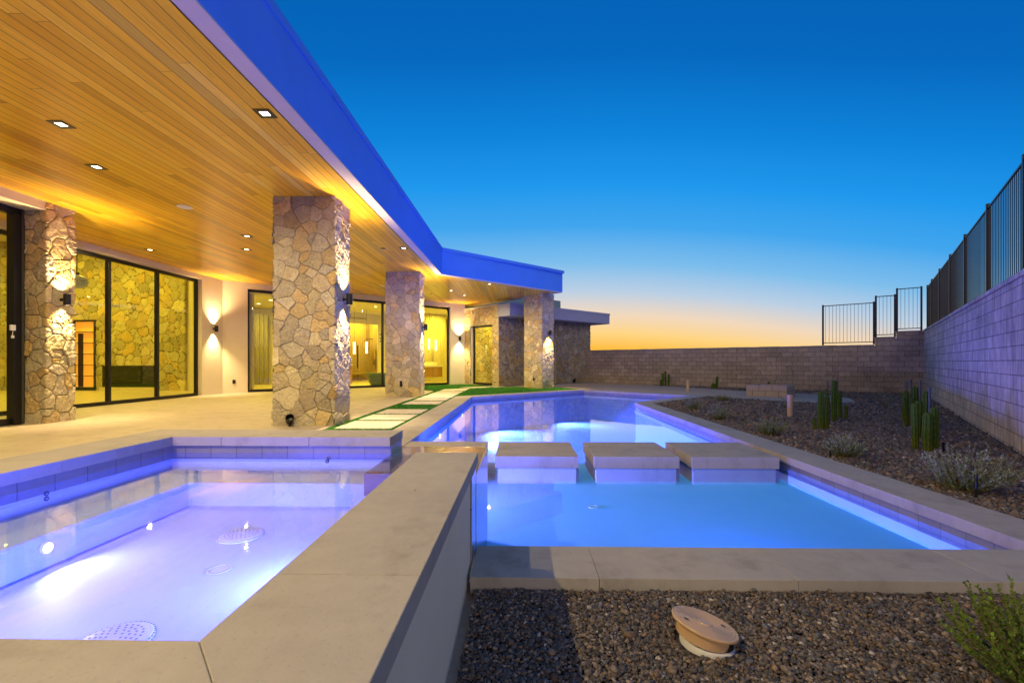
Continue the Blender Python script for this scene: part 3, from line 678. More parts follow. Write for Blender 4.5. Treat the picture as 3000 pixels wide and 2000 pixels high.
me = bpy.data.meshes.new('water'); me.from_pydata([(ix0+.001, iy0+.001, ZW), (ix1-.001, iy0+.001, ZW), (ix1-.001, iy1-.001, ZW), (ix0+.001, iy1-.001, ZW)], [], [(0, 1, 2, 3)])
tag(finish('water', me, M['spa_water']), kind='structure')
def drain(c, r, nm):
    m = MB(); m.lathe(c, [(r, 0), (r*1.0, .006), (r*.93, .011), (r*.6, .017), (r*.25, .019), (.001, .019)], 40); m.cur = 1
    for rr, k in ((.22, 6), (.38, 12), (.54, 18), (.70, 24), (.98, 44)):
        for q in range(k):
            t = 2*math.pi*q/k; z = .0385-.006*max(0, (rr-.25))/.35 if rr < .9 else .012
            z = np.interp(rr, [0, .25, .6, .93, 1.0], [.0192, .0192, .0172, .0112, .0064])
            m.lathe((c[0]+math.cos(t)*r*rr, c[1]+math.sin(t)*r*rr, c[2]+float(z)), [(.0045, .0), (.0045, .0008), (.0001, .0008)], 6)
    m.build('drain_cover', [M['white'], M['slot']], spa)
drain((-1.57, 2.53, fl), .115, 0); drain((-1.42, 1.56, fl), .118, 1)
ring((-1.42, 2.12, fl+.001), .052, M['white'], 'floor_jet', spa, .002)
for (x, y, z) in ((-2.71, 2.55, .40), (-2.71, 1.6, .40)):
    m = MB(); q = Vector((1, 0, 0)).to_track_quat('Z', 'Y')
    for dz in (0, -.03): m.lathe((x, y, z+dz), [(.014, .004), (.014, 0), (.006, .004)], 12, q)
    m.build('jet', M['steel'], spa)
m = MB()
for dx in (0,): m.lathe((-1.48, 3.483, .41), [(.014, .004), (.014, 0), (.006, .004)], 12, Vector((0, -1, 0)).to_track_quat('Z', 'Y')); m.lathe((-1.49, 3.483, .385), [(.014, .004), (.014, 0), (.006, .004)], 12, Vector((0, -1, 0)).to_track_quat('Z', 'Y'))
m.build('jet', M['steel'], spa)
pool_light((sx0, 2.12, .268), (1, 0, .0), E_SPA, spa, .024, SPA_LED, .22, 165)
pool_light((-.78, 2.0, .27), (-1, 0, 0), 80, spa, .03, (.06, .085, 1), .25, 150)  # added unseen lamp, turns the house-side coping face blue
pool_light((-1.9, .902, .27), (0, 1, 0), 66, spa, .03, (.075, .085, 1), .2, 150)  # added unseen lamp under the near coping, lights the far face

# ================================================================== HOUSE
house = thing('house', 'modern house with timber soffit, rubble stone pillars and lit glass doors', 'house', (-8, 10, 0))
CZ = 4.14
def stone_part(name, label, path, z0, z1, step, size, seed, closed=False, relief=.03, joint=.012, tint=(1, 1, 1), holes=(), core=None):
    me = stone_sheet(path, z0, z1, step, size, seed, closed, relief, joint, tint, holes); o = finish(name, me, M['stone'], house)
    if label: o['label'] = label
    if core:
        m = MB(); m.prism(core, z0, z1); m.build('core', M['brown_dark'], o)
    return o
rect = lambda x0, y0, x1, y1: [(x0, y0), (x1, y0), (x1, y1), (x0, y1)]
PIL1 = rect(-4.455, 8.185, -3.375, 8.86); PIL2 = rect(-4.455, 15.04, -3.365, 15.74)
stone_part('stone_pillar', None, PIL1, 0, CZ+.004, .0085, .38, 11, True, .034, .0068, core=rect(-4.44, 8.2, -3.39, 8.845))
stone_part('stone_pillar', None, PIL2, 0, CZ+.004, .014, .36, 12, True, .03, .008, core=rect(-4.44, 15.055, -3.38, 15.725))
q = (.94, 19.84); PIL3 = [off(q, cdir, -1.11, bdir, 0), q, off(q, bdir, .7, cdir, 0), off(q, cdir, -1.11, bdir, .7)]
stone_part('stone_pillar', None, PIL3, -.05, CZ+.004, .022, .38, 13, True, .03, .011, tint=(1.08, 1.05, .98), core=[off(q, cdir, -1.09, bdir, .015), off(q, cdir, -.015, bdir, .015), off(q, cdir, -.015, bdir, .685), off(q, cdir, -1.09, bdir, .685)])
stone_part('stone_pillar', 'rough stone pier between the two glass doors', [(-9.27, 8.9), (-9.27, 8.36), (-8.885, 8.36), (-8.885, 8.87), (-9.9, 8.87)], 0, CZ+.004, .0115, .40, 14, False, .034, core=rect(-9.26, 8.375, -8.90, 8.855))
# end of wing: stone wall with window, then turning away towards the back
WC = (-2.9, 23.73); WD = (-1.06, 21.69); WE = (3.99, 26.24)
lenC = math.hypot(WD[0]-WC[0], WD[1]-WC[1])
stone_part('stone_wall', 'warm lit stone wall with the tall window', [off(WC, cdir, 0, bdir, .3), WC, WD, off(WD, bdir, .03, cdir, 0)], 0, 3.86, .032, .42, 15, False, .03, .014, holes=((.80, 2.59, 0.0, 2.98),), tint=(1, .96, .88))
stone_part('stone_wall', 'stone wall under the lower roof, tinted dark to look unlit', [off(WD, bdir, .03, cdir, 0), WE, off(WE, cdir, -4, bdir, 0)], 0, 3.86, .034, .42, 16, False, .03, .014, holes=((3.55, 3.99, 0, 2.72),), tint=(.60, .60, .68))  # shade put into the darker, cooler stone tint
m = MB()
# masonry behind the facing (with the same openings)
def lw(m, p, d, t0, t1, z0, z1, o0, o1): m.line(along(p, d, t0), along(p, d, t1), z0, z1, o0, o1)
lw(m, WC, cdir, 0, .50, 0, 3.85, -.30, -.03); lw(m, WC, cdir, .50, 2.29, 2.98, 3.85, -.30, -.03); lw(m, WC, cdir, 2.29, 2.62, 0, 3.85, -.30, -.03)
lw(m, WD, bdir, .03, 3.58, 0, 3.85, -.30, -.03); lw(m, WD, bdir, 3.58, 4.02, 2.72, 3.85, -.30, -.03); lw(m, WD, bdir, 4.02, 6.77, 0, 3.85, -.30, -.03)
m.build('masonry', M['stucco'], house)
m = MB(); lw(m, WC, cdir, -.02, lenC+.0, 3.862, 3.915, -.34, .05); m.build('wall_cap', M['stucco'], house)

# rendered walls
m = MB()
m.box((-9.9, -4, 3.98), (-8.87, 8.345, CZ+.01)); m.box((-11.25, 8.9, 3.98), (-10.93, 15.42, CZ+.01)); m.box((-11.25, 15.42, 0), (-10.93, 16.5, CZ+.01))
B0 = (-10.93, 16.5)
lw(m, B0, bdir, 0, .81, 0, CZ+.01, -.3, 0); lw(m, B0, bdir, .81, 9.90, 3.93, CZ+.01, -.3, 0); lw(m, B0, bdir, 9.90, 10.82, 0, CZ+.01, -.3, 0); lw(m, B0, bdir, 3.1, 4.0, 0, 3.93, -.3, 0)
m.build('wall', M['stucco'], house)

def door(name, label, p, d, t0, t1, z0, z1, mull, depth=.14, fw=.075, parent=house):
    o0, o1 = -depth-.09, -depth; m = MB()
    m.line(along(p, d, t0), along(p, d, t1), z1-fw*1.3, z1-.001, o0, o1); m.line(along(p, d, t0), along(p, d, t1), z0+.001, z0+fw*1.25, o0, o1)
    ed = [t0]+list(mull)+[t1]
    for i, t in enumerate(ed):
        a, b = (t, t+fw) if i == 0 else ((t-fw, t) if i == len(ed)-1 else (t-fw*.62, t+fw*.62))
        m.line(along(p, d, a), along(p, d, b), z0+fw*1.25+.001, z1-fw*1.3-.001, o0+.004*(i % 2), o1+.006)
    f = m.build(name, M['black'], parent, bevel=.004)
    if label: f['label'] = label
    for a, b in zip(ed, ed[1:]):
        m = MB(); m.line(along(p, d, a+fw*.5), along(p, d, b-fw*.5), z0+fw, z1-fw, -depth-.05, -depth-.042); m.build('pane', M['glass'], f)
    return f
Y = (0, 1)
d0 = door('sliding_door', 'tall black framed glass door at the left edge', (-9.12, 0), Y, -3.5, 8.33, .0, 3.975, (-1.2, 1.6, 4.6), .14, .10)
m = MB(); m.box((-9.345, 8.10, .001), (-9.20, 8.2299, 3.844)); m.build('stile', M['black'], d0, bevel=.006)
m = MB(); m.box((-9.245, 8.2605, .001), (-9.235, 8.30, 3.974)); m.build('track', M['steel'], d0)
m = MB(); m.box((-9.20, 8.02, 1.72), (-9.165, 8.10, 1.82)); m.build('lock_box', M['white'], d0, bevel=.004); m = MB(); m.box((-9.2, 8.045, 1.58), (-9.175, 8.085, 1.63)); m.build('sensor', M['white'], d0, bevel=.004)
m = MB(); m.tube([(-9.175, 8.06, 1.72), (-9.165, 8.045, 1.66), (-9.17, 8.04, 1.60), (-9.172, 8.06, 1.60)], .004, 6); m.build('cable', M['white'], d0)
door('sliding_door', 'three panel black framed glass door before the stone living room wall', (-10.93, 0), Y, 8.92, 15.415, 0, 3.975, (10.4, 12.06, 13.70))
door('sliding_door', 'narrow black framed window beside the front pillar', B0, bdir, .82, 3.09, 0, 3.925, (), .12)
door('sliding_door', 'wide black framed bathroom glazing', B0, bdir, 4.01, 9.89, 0, 3.925, (6.30, 8.15), .12)
door('stone_wall_window', None, WC, cdir, .505, 2.285, .02, 2.975, (), .16, .07)
m = MB(); m.line(along(WD, bdir, 3.6), along(WD, bdir, 4.0), 0, 2.7, -.2, -.15); m.build('side_door', M['vanity'], house)

# main roof: slab, rendered edge, cap strip, rendered soffit border, slot and timber soffit
K = (-2.69, 15.5); E_ = (1.81, 19.67); RB = (-2.75, 24.73)
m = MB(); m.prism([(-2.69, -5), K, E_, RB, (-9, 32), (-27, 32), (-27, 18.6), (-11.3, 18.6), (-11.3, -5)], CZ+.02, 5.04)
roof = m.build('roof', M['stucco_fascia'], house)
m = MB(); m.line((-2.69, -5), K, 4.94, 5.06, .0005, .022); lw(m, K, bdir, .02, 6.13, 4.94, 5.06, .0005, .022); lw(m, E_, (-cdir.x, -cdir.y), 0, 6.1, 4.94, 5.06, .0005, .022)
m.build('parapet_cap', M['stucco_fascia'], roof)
m = MB(); Ki = (-2.89, 15.575); Ei = (1.545, 19.665); Ri = (-2.85, 24.55)
m.prism([(-2.692, -5), (-2.692, 15.5), Ki, (-2.89, -5)], CZ, CZ+.0195); m.prism([(-2.692, 15.502), (1.808, 19.672), Ei, Ki], CZ, CZ+.0195)
m.prism([(1.808, 19.674), RB, Ri, Ei], CZ, CZ+.0195); m.build('soffit_border', M['stucco_pale'], roof)
m = MB(); m.prism([(-2.892, -5), (-2.892, 15.57), (-2.915, 15.56), (-2.915, -5)], CZ+.014, CZ+.0192); m.build('slot_vent', M['black'], roof)
m = MB(); m.prism([(-2.916, -5), (-2.916, 15.57), Ki, Ei, Ri, (-3.2, 24.6), (-11.2, 17.2), (-11.24, 8.9), (-9.8, 8.3), (-9.8, -5)], CZ+.004, CZ+.0135); m.build('soffit', M['soffit'], roof)

# lower end roof and the set-back upper storey
cr = off(WD, bdir, -.0, cdir, .85)
m = MB(); m.prism([off(WD, bdir, .002, cdir, -.28), off(WD, bdir, .002, cdir, .85), off(WD, bdir, 7.5, cdir, .85), off(WD, bdir, 7.5, cdir, -4.0), off(WD, bdir, 3, cdir, -4.0), off(WD, bdir, 3, cdir, -.28)], 3.31, 3.88)
lr = m.build('lower_roof', M['stucco_dusk_cast'], house)
m = MB(); lw(m, WD, bdir, -.018, 7.518, 3.79, 3.90, .8505, .87); m.line(off(WD, bdir, 0, cdir, -.28), off(WD, bdir, 0, cdir, .85), 3.79, 3.90, -.02, .0005) if False else None
m.build('parapet_cap', M['stucco_dusk_cast'], lr)
m = MB(); pu = off(WD, bdir, .35, cdir, -3.0)
m.prism([off(pu, bdir, -.1, cdir, 0), off(pu, bdir, 7.2, cdir, 0), off(pu, bdir, 7.2, cdir, -5), off(pu, bdir, -.1, cdir, -5)], 4.01, 5.02)
m.prism([off(pu, bdir, .4, cdir, -1.2), off(pu, bdir, 6.3, cdir, -1.2), off(pu, bdir, 6.3, cdir, -4.5), off(pu, bdir, .4, cdir, -4.5)], 5.021, 5.75)
up = m.build('upper_storey', M['stucco_sky_cast'], house)

# ------------------------------------------------------------------ rooms behind the glass
def rp(t, d): return (B0[0]+bdir.x*t-cdir.x*d, B0[1]+bdir.y*t-cdir.y*d)
def room(m, poly, z0, z1): m.prism(poly, z0, z1)
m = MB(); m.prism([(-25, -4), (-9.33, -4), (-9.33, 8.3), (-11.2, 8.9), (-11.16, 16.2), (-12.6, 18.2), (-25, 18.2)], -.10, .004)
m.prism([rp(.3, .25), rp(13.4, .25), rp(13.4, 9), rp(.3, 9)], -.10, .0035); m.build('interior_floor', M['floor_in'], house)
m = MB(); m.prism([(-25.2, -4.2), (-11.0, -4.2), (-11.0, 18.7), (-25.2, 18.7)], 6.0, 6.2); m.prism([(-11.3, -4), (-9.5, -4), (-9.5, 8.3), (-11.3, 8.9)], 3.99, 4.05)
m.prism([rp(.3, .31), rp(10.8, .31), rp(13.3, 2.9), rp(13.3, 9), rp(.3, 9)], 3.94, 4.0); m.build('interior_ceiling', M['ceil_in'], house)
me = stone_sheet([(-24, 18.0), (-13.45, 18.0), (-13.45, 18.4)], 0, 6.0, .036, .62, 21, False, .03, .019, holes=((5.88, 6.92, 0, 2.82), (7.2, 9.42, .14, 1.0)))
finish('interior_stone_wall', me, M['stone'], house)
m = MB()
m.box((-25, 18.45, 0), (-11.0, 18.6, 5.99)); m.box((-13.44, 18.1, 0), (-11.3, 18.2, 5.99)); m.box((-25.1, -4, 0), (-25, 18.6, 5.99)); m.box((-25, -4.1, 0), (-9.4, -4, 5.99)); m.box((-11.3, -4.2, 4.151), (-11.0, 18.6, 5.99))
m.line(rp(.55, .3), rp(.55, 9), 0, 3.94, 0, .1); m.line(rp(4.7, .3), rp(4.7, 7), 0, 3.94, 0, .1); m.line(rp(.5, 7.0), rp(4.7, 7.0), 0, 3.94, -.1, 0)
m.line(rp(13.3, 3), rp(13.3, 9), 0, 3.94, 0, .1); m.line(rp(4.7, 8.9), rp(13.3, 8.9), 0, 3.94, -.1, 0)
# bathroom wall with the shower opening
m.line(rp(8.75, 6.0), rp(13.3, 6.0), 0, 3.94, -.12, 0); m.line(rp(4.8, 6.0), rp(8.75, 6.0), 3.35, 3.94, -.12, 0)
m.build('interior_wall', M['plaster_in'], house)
# fireplace and lit shelves set in the stone wall
fpx = MB(); fpx.box((-16.79, 18.0, .15), (-14.59, 18.6, 1.0)); m = MB(); m.box((-16.79, 17.96, .145), (-14.59, 17.99, 1.0))
fo = m.build('fireplace', M['firebox'], house)
m = MB(); m.box((-16.85, 17.88, .004), (-14.5, 17.955, .14)); m.build('hearth', M['floor_in'], fo)
m = MB(); m.box((-18.13, 17.95, 0), (-18.06, 18.15, 2.84)); m.box((-17.14, 17.95, 0), (-17.06, 18.15, 2.84)); m.box((-18.06, 17.95, 2.78), (-17.14, 18.15, 2.84)); m.box((-18.06, 17.95, .004), (-17.14, 18.15, .14)); m.box((-17.78, 17.96, .14), (-17.73, 18.15, 2.3))
for k in range(1, 6): m.box((-18.06, 17.97, .14+k*.44), (-17.14, 18.12, .165+k*.44))
sh = thing('shelf_cabinet', 'tall dark shelf unit with glowing orange backs in the stone wall', 'shelves', (-17.6, 18.0, 0))
m.build('frame', M['black'], sh); m = MB(); m.box((-18.055, 18.14, .145), (-17.145, 18.155, 2.775)); m.build('back_panel', M['shelf_glow'], sh)
pd = thing('pendant_lamp', 'round woven pendant lamp hanging behind the living room glass', 'lamp', (-13.25, 13.35, 6.0))
m = MB(); m.tube([(-13.25, 13.35, 6.0), (-13.25, 13.35, 3.8)], .012, 8); m.lathe((-13.25, 13.35, 3.76), [(.001, .06), (.06, .06), (.06, 0), (.05, -.04)], 16); m.build('cord', M['black'], pd)
m = MB(); m.lathe((-13.25, 13.35, 3.55), [(.06, .2)]+[(.26*math.sin(t), .2*math.cos(t)) for t in np.linspace(.3, math.pi-.4, 14)], 28); m.build('lamp_shade', M['pendant'], pd, smooth=True)
m = MB(); m.lathe((-13.25, 13.35, 3.52), [(.001, .07)]+[(.08*math.sin(t), .08*math.cos(t)) for t in np.linspace(.2, 2.9, 8)], 16); m.build('bulb', M['lamp_in'], pd, smooth=True)
# curtains and bathroom fittings
def drape(name, label, a, b, z0, z1, mat, amp=.05, pitch=.16):
    m = MB(); L = math.hypot(b[0]-a[0], b[1]-a[1]); n = int(L/pitch*10); d = ((b[0]-a[0])/L, (b[1]-a[1])/L); nn = (d[1], -d[0]); vs_ = []
    for i in range(n+1):
        s = L*i/n; w = amp*math.sin(2*math.pi*s/pitch)+.012*math.sin(9.1*s)
        for z in (z0, z1): vs_.append((a[0]+d[0]*s+nn[0]*w, a[1]+d[1]*s+nn[1]*w, z))
    m.add(vs_, [(2*i, 2*i+2, 2*i+3, 2*i+1) for i in range(n)]); return tag(m.build(name, mat, None, (a[0], a[1], z0), smooth=True), label, 'curtain')
drape('curtain', 'dark pleated curtain on the back wall of the narrow window room', rp(1.3, 6.6), rp(3.05, 6.6), .03, 3.6, M['curtain'], .06, .2)
drape('curtain', 'short dark folded drape behind the left edge of the narrow window', rp(1.0, 4.5), rp(1.95, 4.5), .03, 2.75, M['curtain'], .05, .17)
drape('sheer_curtain', 'pale pleated sheer curtain behind the bathroom vanity', rp(9.2, 3.3), rp(11.7, 3.3), .02, 3.92, M['curtain_pale'], .035, .13)
sw = thing('shower', 'wood lined walk-in shower behind the bathroom glass', 'shower', (*rp(7, 7.5), 0))
m = MB(); m.line(rp(4.9, 7.6), rp(8.95, 7.6), 0, 3.9, -.05, 0); m.line(rp(8.9, 7.55), rp(8.9, 6.13), 0, 3.9, -.05, 0); m.build('panelling', M['panel_wood'], sw)
m = MB(); m.line(rp(7.4, 7.59), rp(8.6, 7.59), .38, .5, 0, .4); m.build('bench', M['panel_wood'], sw)
hp = rp(8.85, 7.0); a = rp(8.5, 7.0)
m = MB(); m.tube([(*hp, 2.55), (*a, 2.55), (*a, 2.48)], .018, 8); m.lathe((*a, 2.46), [(.001, .02), (.11, .02), (.11, 0), (.001, 0)], 20); m.build('shower_head', M['black'], sw)
h2 = rp(8.84, 6.5)
m = MB(); m.tube([(*h2, .7), (*h2, 1.9)], .02, 8); m.build('hand_shower', M['black'], sw); h3 = rp(8.84, 6.75)
for z in (1.0, 1.12, 1.24): m = MB(); m.lathe((*h3, z), [(.05, 0), (.05, .05), (.001, .05)], 12); m.build('valve', M['black'], sw)
m = MB(); g0 = rp(7.5, 5.95); m.tube([(*g0, .8), (*g0, 2.1)], .035, 8); m.build('door_handle', M['black'], sw)
m = MB(); m.line(rp(6.5, 6.0), rp(8.7, 6.0), .12, 3.3, -.06, -.05); m.build('glass_screen', M['screen_glass'], sw)
for z in (2.75, 2.52, 2.35): m = MB(); m.line(rp(8.86, 6.0), rp(8.94, 6.0), z, z+.06, .001, .012); m.build('switch', M['black'], house)
m = MB()
for z in (3.62, 3.68): m.line(rp(6.6, 6.0), rp(8.05, 6.0), z, z+.022, .002, .008)
m.build('air_grille', M['black'], house)
tb = rp(7.0, 1.5); tub = thing('bathtub', 'dark freestanding bathtub with sloping sides', 'bathtub', (*tb, .004))
m = MB(); n = 32
prof = [(.62, 0), (.70, .12), (.84, .45), (.90, .60), (.87, .61), (.78, .45), (.6, .15), (.001, .13)]; vs_ = []; fs = []
for r, z in prof:
    for k in range(n):
        t = 2*math.pi*k/n; e = .55; px = r*math.copysign(abs(math.cos(t))**.75, math.cos(t)); py = r*e*math.copysign(abs(math.sin(t))**.75, math.sin(t)); vs_.append((tb[0]+bdir.x*px+cdir.x*py, tb[1]+bdir.y*px+cdir.y*py, z+.004))
for i in range(len(prof)-1):
    for k in range(n): fs.append((i*n+k, i*n+(k+1) % n, (i+1)*n+(k+1) % n, (i+1)*n+k))
m.add(vs_, fs); m.build('shell', M['tub'], tub, smooth=True)
va = thing('vanity', 'floating wood vanity with pale top and tall black faucet', 'vanity', (*rp(10, 2.5), .3))
m = MB(); m.line(rp(8.6, 2.7), rp(10.75, 2.7), .32, .88, 0, .6); m.build('cabinet', M['vanity'], va, bevel=.004)
m = MB(); m.line(rp(8.6, 2.72), rp(10.77, 2.72), .881, .98, -.0, .64); m.line(rp(8.6, 2.72), rp(10.77, 2.72), .981, 1.16, -.0, .06); m.build('countertop', M['ceil_in'], va)
f0 = rp(9.75, 2.55); f1 = rp(9.75, 2.3)
m = MB(); m.tube([(*f0, .98), (*f0, 1.2), (f0[0]*.7+f1[0]*.3, f0[1]*.7+f1[1]*.3, 1.25), (*f1, 1.22), (*f1, 1.14)], .014, 8); m.build('faucet', M['black'], va)
cb = thing('bathroom_cabinet', 'low olive cabinet behind the bathroom glass beside the front pillar', 'cabinet', (*rp(5.6, 4), 0))
m = MB(); m.line(rp(5.0, 4.4), rp(6.35, 4.4), .05, .98, 0, .55); m.build('body', M['vanity'], cb, bevel=.004); m = MB(); m.line(rp(5.0, 4.42), rp(6.37, 4.42), .981, 1.03, 0, .6); m.build('countertop', M['ceil_in'], cb)
def globe_lamp(t, d, z, lb):
    p = rp(t, d); th_ = thing('globe_lamp', lb, 'lamp', (*p, z), 'stacked globe lamps in the bathroom')
    m = MB(); m.tube([(*p, z+.3), (*p, 3.93)], .006, 6); m.build('rod', M['black'], th_)
    for k in range(5):
        m = MB(); zz_ = z-.24+k*.125; m.lathe((*p, zz_), [(.062*math.sin(u), .058*math.cos(u)) for u in np.linspace(.05, math.pi-.05, 9)], 14); m.build('globe', M['lamp_in'], th_, smooth=True)
globe_lamp(6.28, 3.4, 1.86, 'left of two stacked globe lamps seen before the wood shower'); globe_lamp(7.02, 3.6, 1.9, 'right of two stacked globe lamps seen before the wood shower')
globe_lamp(10.35, 2.85, 2.15, 'left stacked globe lamp over the vanity'); globe_lamp(10.85, 2.95, 2.1, 'right stacked globe lamp over the vanity')

# room lamps: recessed ceiling fittings
def room_light(p, z, e, size=.5):
    lamp('AREA', 'room_lamp', None, (p[0], p[1], z), e*(E_ROOM if z > 5 else E_BATH), WARM_IN, shape='DISK', size=size, spread=R(170))
for p, e in (((-14.5, 15.8), 260), ((-17.5, 15.4), 260), ((-20.5, 15.4), 230), ((-13.5, 11.5), 220), ((-17.5, 10.5), 220), ((-12.5, 6.0), 180), ((-17, 5.0), 160)): room_light(p, 5.985, e)
for p, e in ((rp(1.9, 2.6), 70), (rp(2.2, 5.2), 70), (rp(6.3, 2.6), 130), (rp(8.9, 1.6), 110), (rp(10.9, 2.4), 80), (rp(11.5, 5), 60)): room_light(p, 3.935, e, .35)
room_light(rp(8.0, 6.9), 3.93, 90, .3)
me = stone_sheet([off(WC, cdir, -2.6, bdir, 1.0), off(WC, cdir, 2.45, bdir, 1.0)], 0, 3.85, .034, .42, 22, False, .03, .016); finish('interior_stone_wall', me, M['stone'], house)
room_light(off(WC, cdir, .9, bdir, .45), 3.80, 55, .25)
for p in (rp(2.11, 6.39), rp(2.21, 4.9), rp(2.32, 3.12), rp(8.1, 6.9)):
    m = MB(); m.lathe((*p, 3.936), [(.001, 0), (.06, 0), (.075, .002)], 20); o = m.build('ceiling_spot', M['lamp'], house)

# ------------------------------------------------------------------ lamps of the terrace
def downlight(x, y, lb, rot=0.0, on=True, e=1.0):
    t = thing('recessed_light', lb, 'ceiling light', (x, y, CZ), 'square recessed lights in the timber soffit'); s = .10
    m = MB(); 
    for a, b in (((-s, -s), (s, -s+.05)), ((-s, s-.05), (s, s)), ((-s, -s+.0502), (-s+.05, s-.0502)), ((s-.05, -s+.0502), (s, s-.0502))): m.box((x+a[0], y+a[1], CZ-.004), (x+b[0], y+b[1], CZ+.003))
    m.build('trim', M['black'], t); m = MB(); m.box((x-s+.051, y-s+.051, CZ+.0), (x+s-.051, y+s-.051, CZ+.002)); m.build('lens', M['lamp'], t)
    lamp('SPOT', 'lamp', t, (x, y, CZ-.012), E_DOWN*e, WARM, spot_size=R(174), spot_blend=.55, shadow_soft_size=.03)
downlight(-5.79, 5.63, 'recessed light nearest the left edge, over the open patio', e=.5)
downlight(-6.51, 6.87, 'second recessed light behind the one nearest the left edge', e=.5)
downlight(-3.08, 5.43, 'brightest recessed light close to the near roof edge', e=1.2)
downlight(-9.89, 11.97, 'recessed light over the three panel door')
downlight(-6.51, 10.71, 'nearer of two recessed lights left of the front pillar top', e=.5)
downlight(-7.29, 11.98, 'farther of two recessed lights left of the front pillar top', e=.5)
downlight(-3.07, 11.91, 'recessed light near the roof edge between the two pillars')
downlight(-1.19, 17.46, 'recessed light by the roof edge after the bend'); downlight(-2.91, 19.02, 'left of two recessed lights after the roof bend'); downlight(-2.52, 20.40, 'recessed light deepest under the far roof wing')
# two more of the same row just outside the picture
downlight(-3.08, -.6, 'recessed light of the near roof edge row', e=2.4); downlight(-5.79, -.4, 'recessed light of the inner row over the patio')
for x, y, lb in ((-6.49, 8.68, 'round white ceiling speaker over the patio'), (-5.40, 17.78, 'small round ceiling speaker left of the middle pillar top')):
    t = thing('ceiling_speaker', lb, 'speaker', (x, y, CZ)); m = MB(); m.lathe((x, y, CZ-.006), [(.001, 0), (.125, 0), (.135, .004), (.135, .008)], 36); m.build('grille', M['white'], t)
for x, y, lb in ((-3.62, 11.94, 'unlit small square fitting beside the roof edge light'), (-3.93, 19.96, 'unlit small square fitting right of the middle pillar')):
    t = thing('ceiling_fitting', lb, 'ceiling fitting', (x, y, CZ)); m = MB(); m.box((x-.06, y-.06, CZ-.004), (x+.06, y+.06, CZ+.003)); m.build('cover', M['brown_dark'], t)

def sconce(p, n, lb, z=2.33, up=True, down=True, e=1.0):
    n = Vector((n[0], n[1], 0)).normalized(); c = Vector((p[0], p[1], z))+n*.125; r = .058; h = .105
    t = thing('wall_sconce', lb, 'wall light', (p[0], p[1], z), 'black cylinder wall lights')
    m = MB(); m.lathe(c, [(r, -h), (r, h), (r-.006, h), (r-.006, .02), (.001, .02)], 28); m.lathe(c, [(r-.006, -h), (r-.006, -.02), (.001, -.02)], 28); m.lathe(c, [(r, -h), (r-.006, -h)], 28)
    b = Vector((-n.y, n.x, 0))
    m.tube([c-n*.055, c-n*.12], .03, 12); m.build('body', M['black'], t, smooth=False)
    for sgn, on in ((1, up), (-1, down)):
        if not on: continue
        m = MB(); m.lathe(c, [(.001, sgn*.028), (r-.008, sgn*.028)], 20); m.build('lens', M['lamp'], t)
        lamp('SPOT', 'lamp', t, c+Vector((0, 0, sgn*.06)), E_SCONCE*e, (1, .70, .34), spot_size=R(112 if sgn > 0 else 92), spot_blend=.9, shadow_soft_size=.035, rot=(math.pi if sgn > 0 else 0, 0, 0))
sconce((-3.375+.025, 8.52), (1, 0), 'black up and down wall light on the side of the front pillar')
sconce((-3.365+.025, 15.39), (1, 0), 'black wall light on the side of the middle pillar')
sconce((-8.885+.025, 8.61), (1, 0), 'black wall light on the stone pier at the left edge', 2.35, e=.72)
sconce((-10.93, 15.98), (1, 0), 'black wall light on the rendered wall right of the three panel door')
sconce(along(B0, bdir, 10.42), (cdir.x, cdir.y), 'black wall light beside the bathroom glazing, near the stone wing', 2.36)
pm = off(q, bdir, .36, cdir, .02); sconce(pm, (cdir.x, cdir.y), 'black wall light shining only down on the last stone pillar', 2.42, up=False)

# sockets and uplights
def socket(c, n, s, lb):
    n = Vector((n[0], n[1], 0)).normalized(); b = Vector((-n.y, n.x, 0)); t = thing('outlet_box', lb, 'outlet', c); m = MB()
    p0 = Vector(c); w, h = s; q_ = [p0-b*w/2, p0+b*w/2]
    m.prism([tuple((q_[0]+n*-.02).xy), tuple((q_[1]+n*-.02).xy), tuple((q_[1]+n*.035).xy), tuple((q_[0]+n*.035).xy)], c[2]-h/2, c[2]+h/2); m.build('cover', M['black'], t, bevel=.006)
socket((-3.96, 15.03, .43), (0, -1), (.085, .19), 'dark outlet low on the middle stone pillar')
pq = off(q, cdir, -.5, bdir, 0); socket((pq[0], pq[1], .40), (-bdir.x, -bdir.y), (.10, .16), 'dark outlet low on the last stone pillar')
ps = along(B0, bdir, .36); socket((ps[0], ps[1], .42), (cdir.x, cdir.y), (.10, .14), 'dark outlet on the rendered wall left of the narrow window')
def uplight(c, lb, aim=(-.35, -.35, .87), s=1.0):
    t = thing('uplight', lb, 'spotlight', c); a = Vector(aim).normalized(); qq = a.to_track_quat('Z', 'Y'); p = Vector(c)+Vector((0, 0, .10*s)); m = MB()
    m.tube([Vector(c), Vector(c)+Vector((0, 0, .05*s))], .02*s, 10); m.build('stem', M['black'], t); m = MB()
    m.lathe(p-a*.05*s, [(.001, -.02), (.05*s, -.015), (.062*s, .02), (.068*s, .15*s), (.060*s, .15*s), (.055*s, .06*s), (.001, .05*s)], 24, qq); m.build('head', M['black'], t, smooth=False)
uplight((-4.13, 8.07, 0), 'black ground spotlight leaning at the foot of the front pillar', (.30, -.55, .5), 1.05)
wd = off(WD, bdir, 5.3, cdir, .12); uplight((wd[0], wd[1], -.012), 'black ground spotlight at the foot of the far stone wall', (.2, -.5, .6), 1.1)
bd = thing('leaning_board', 'pale board leaning by the far corner of the stone wall', 'board', (4.35, 26.35, -.05))
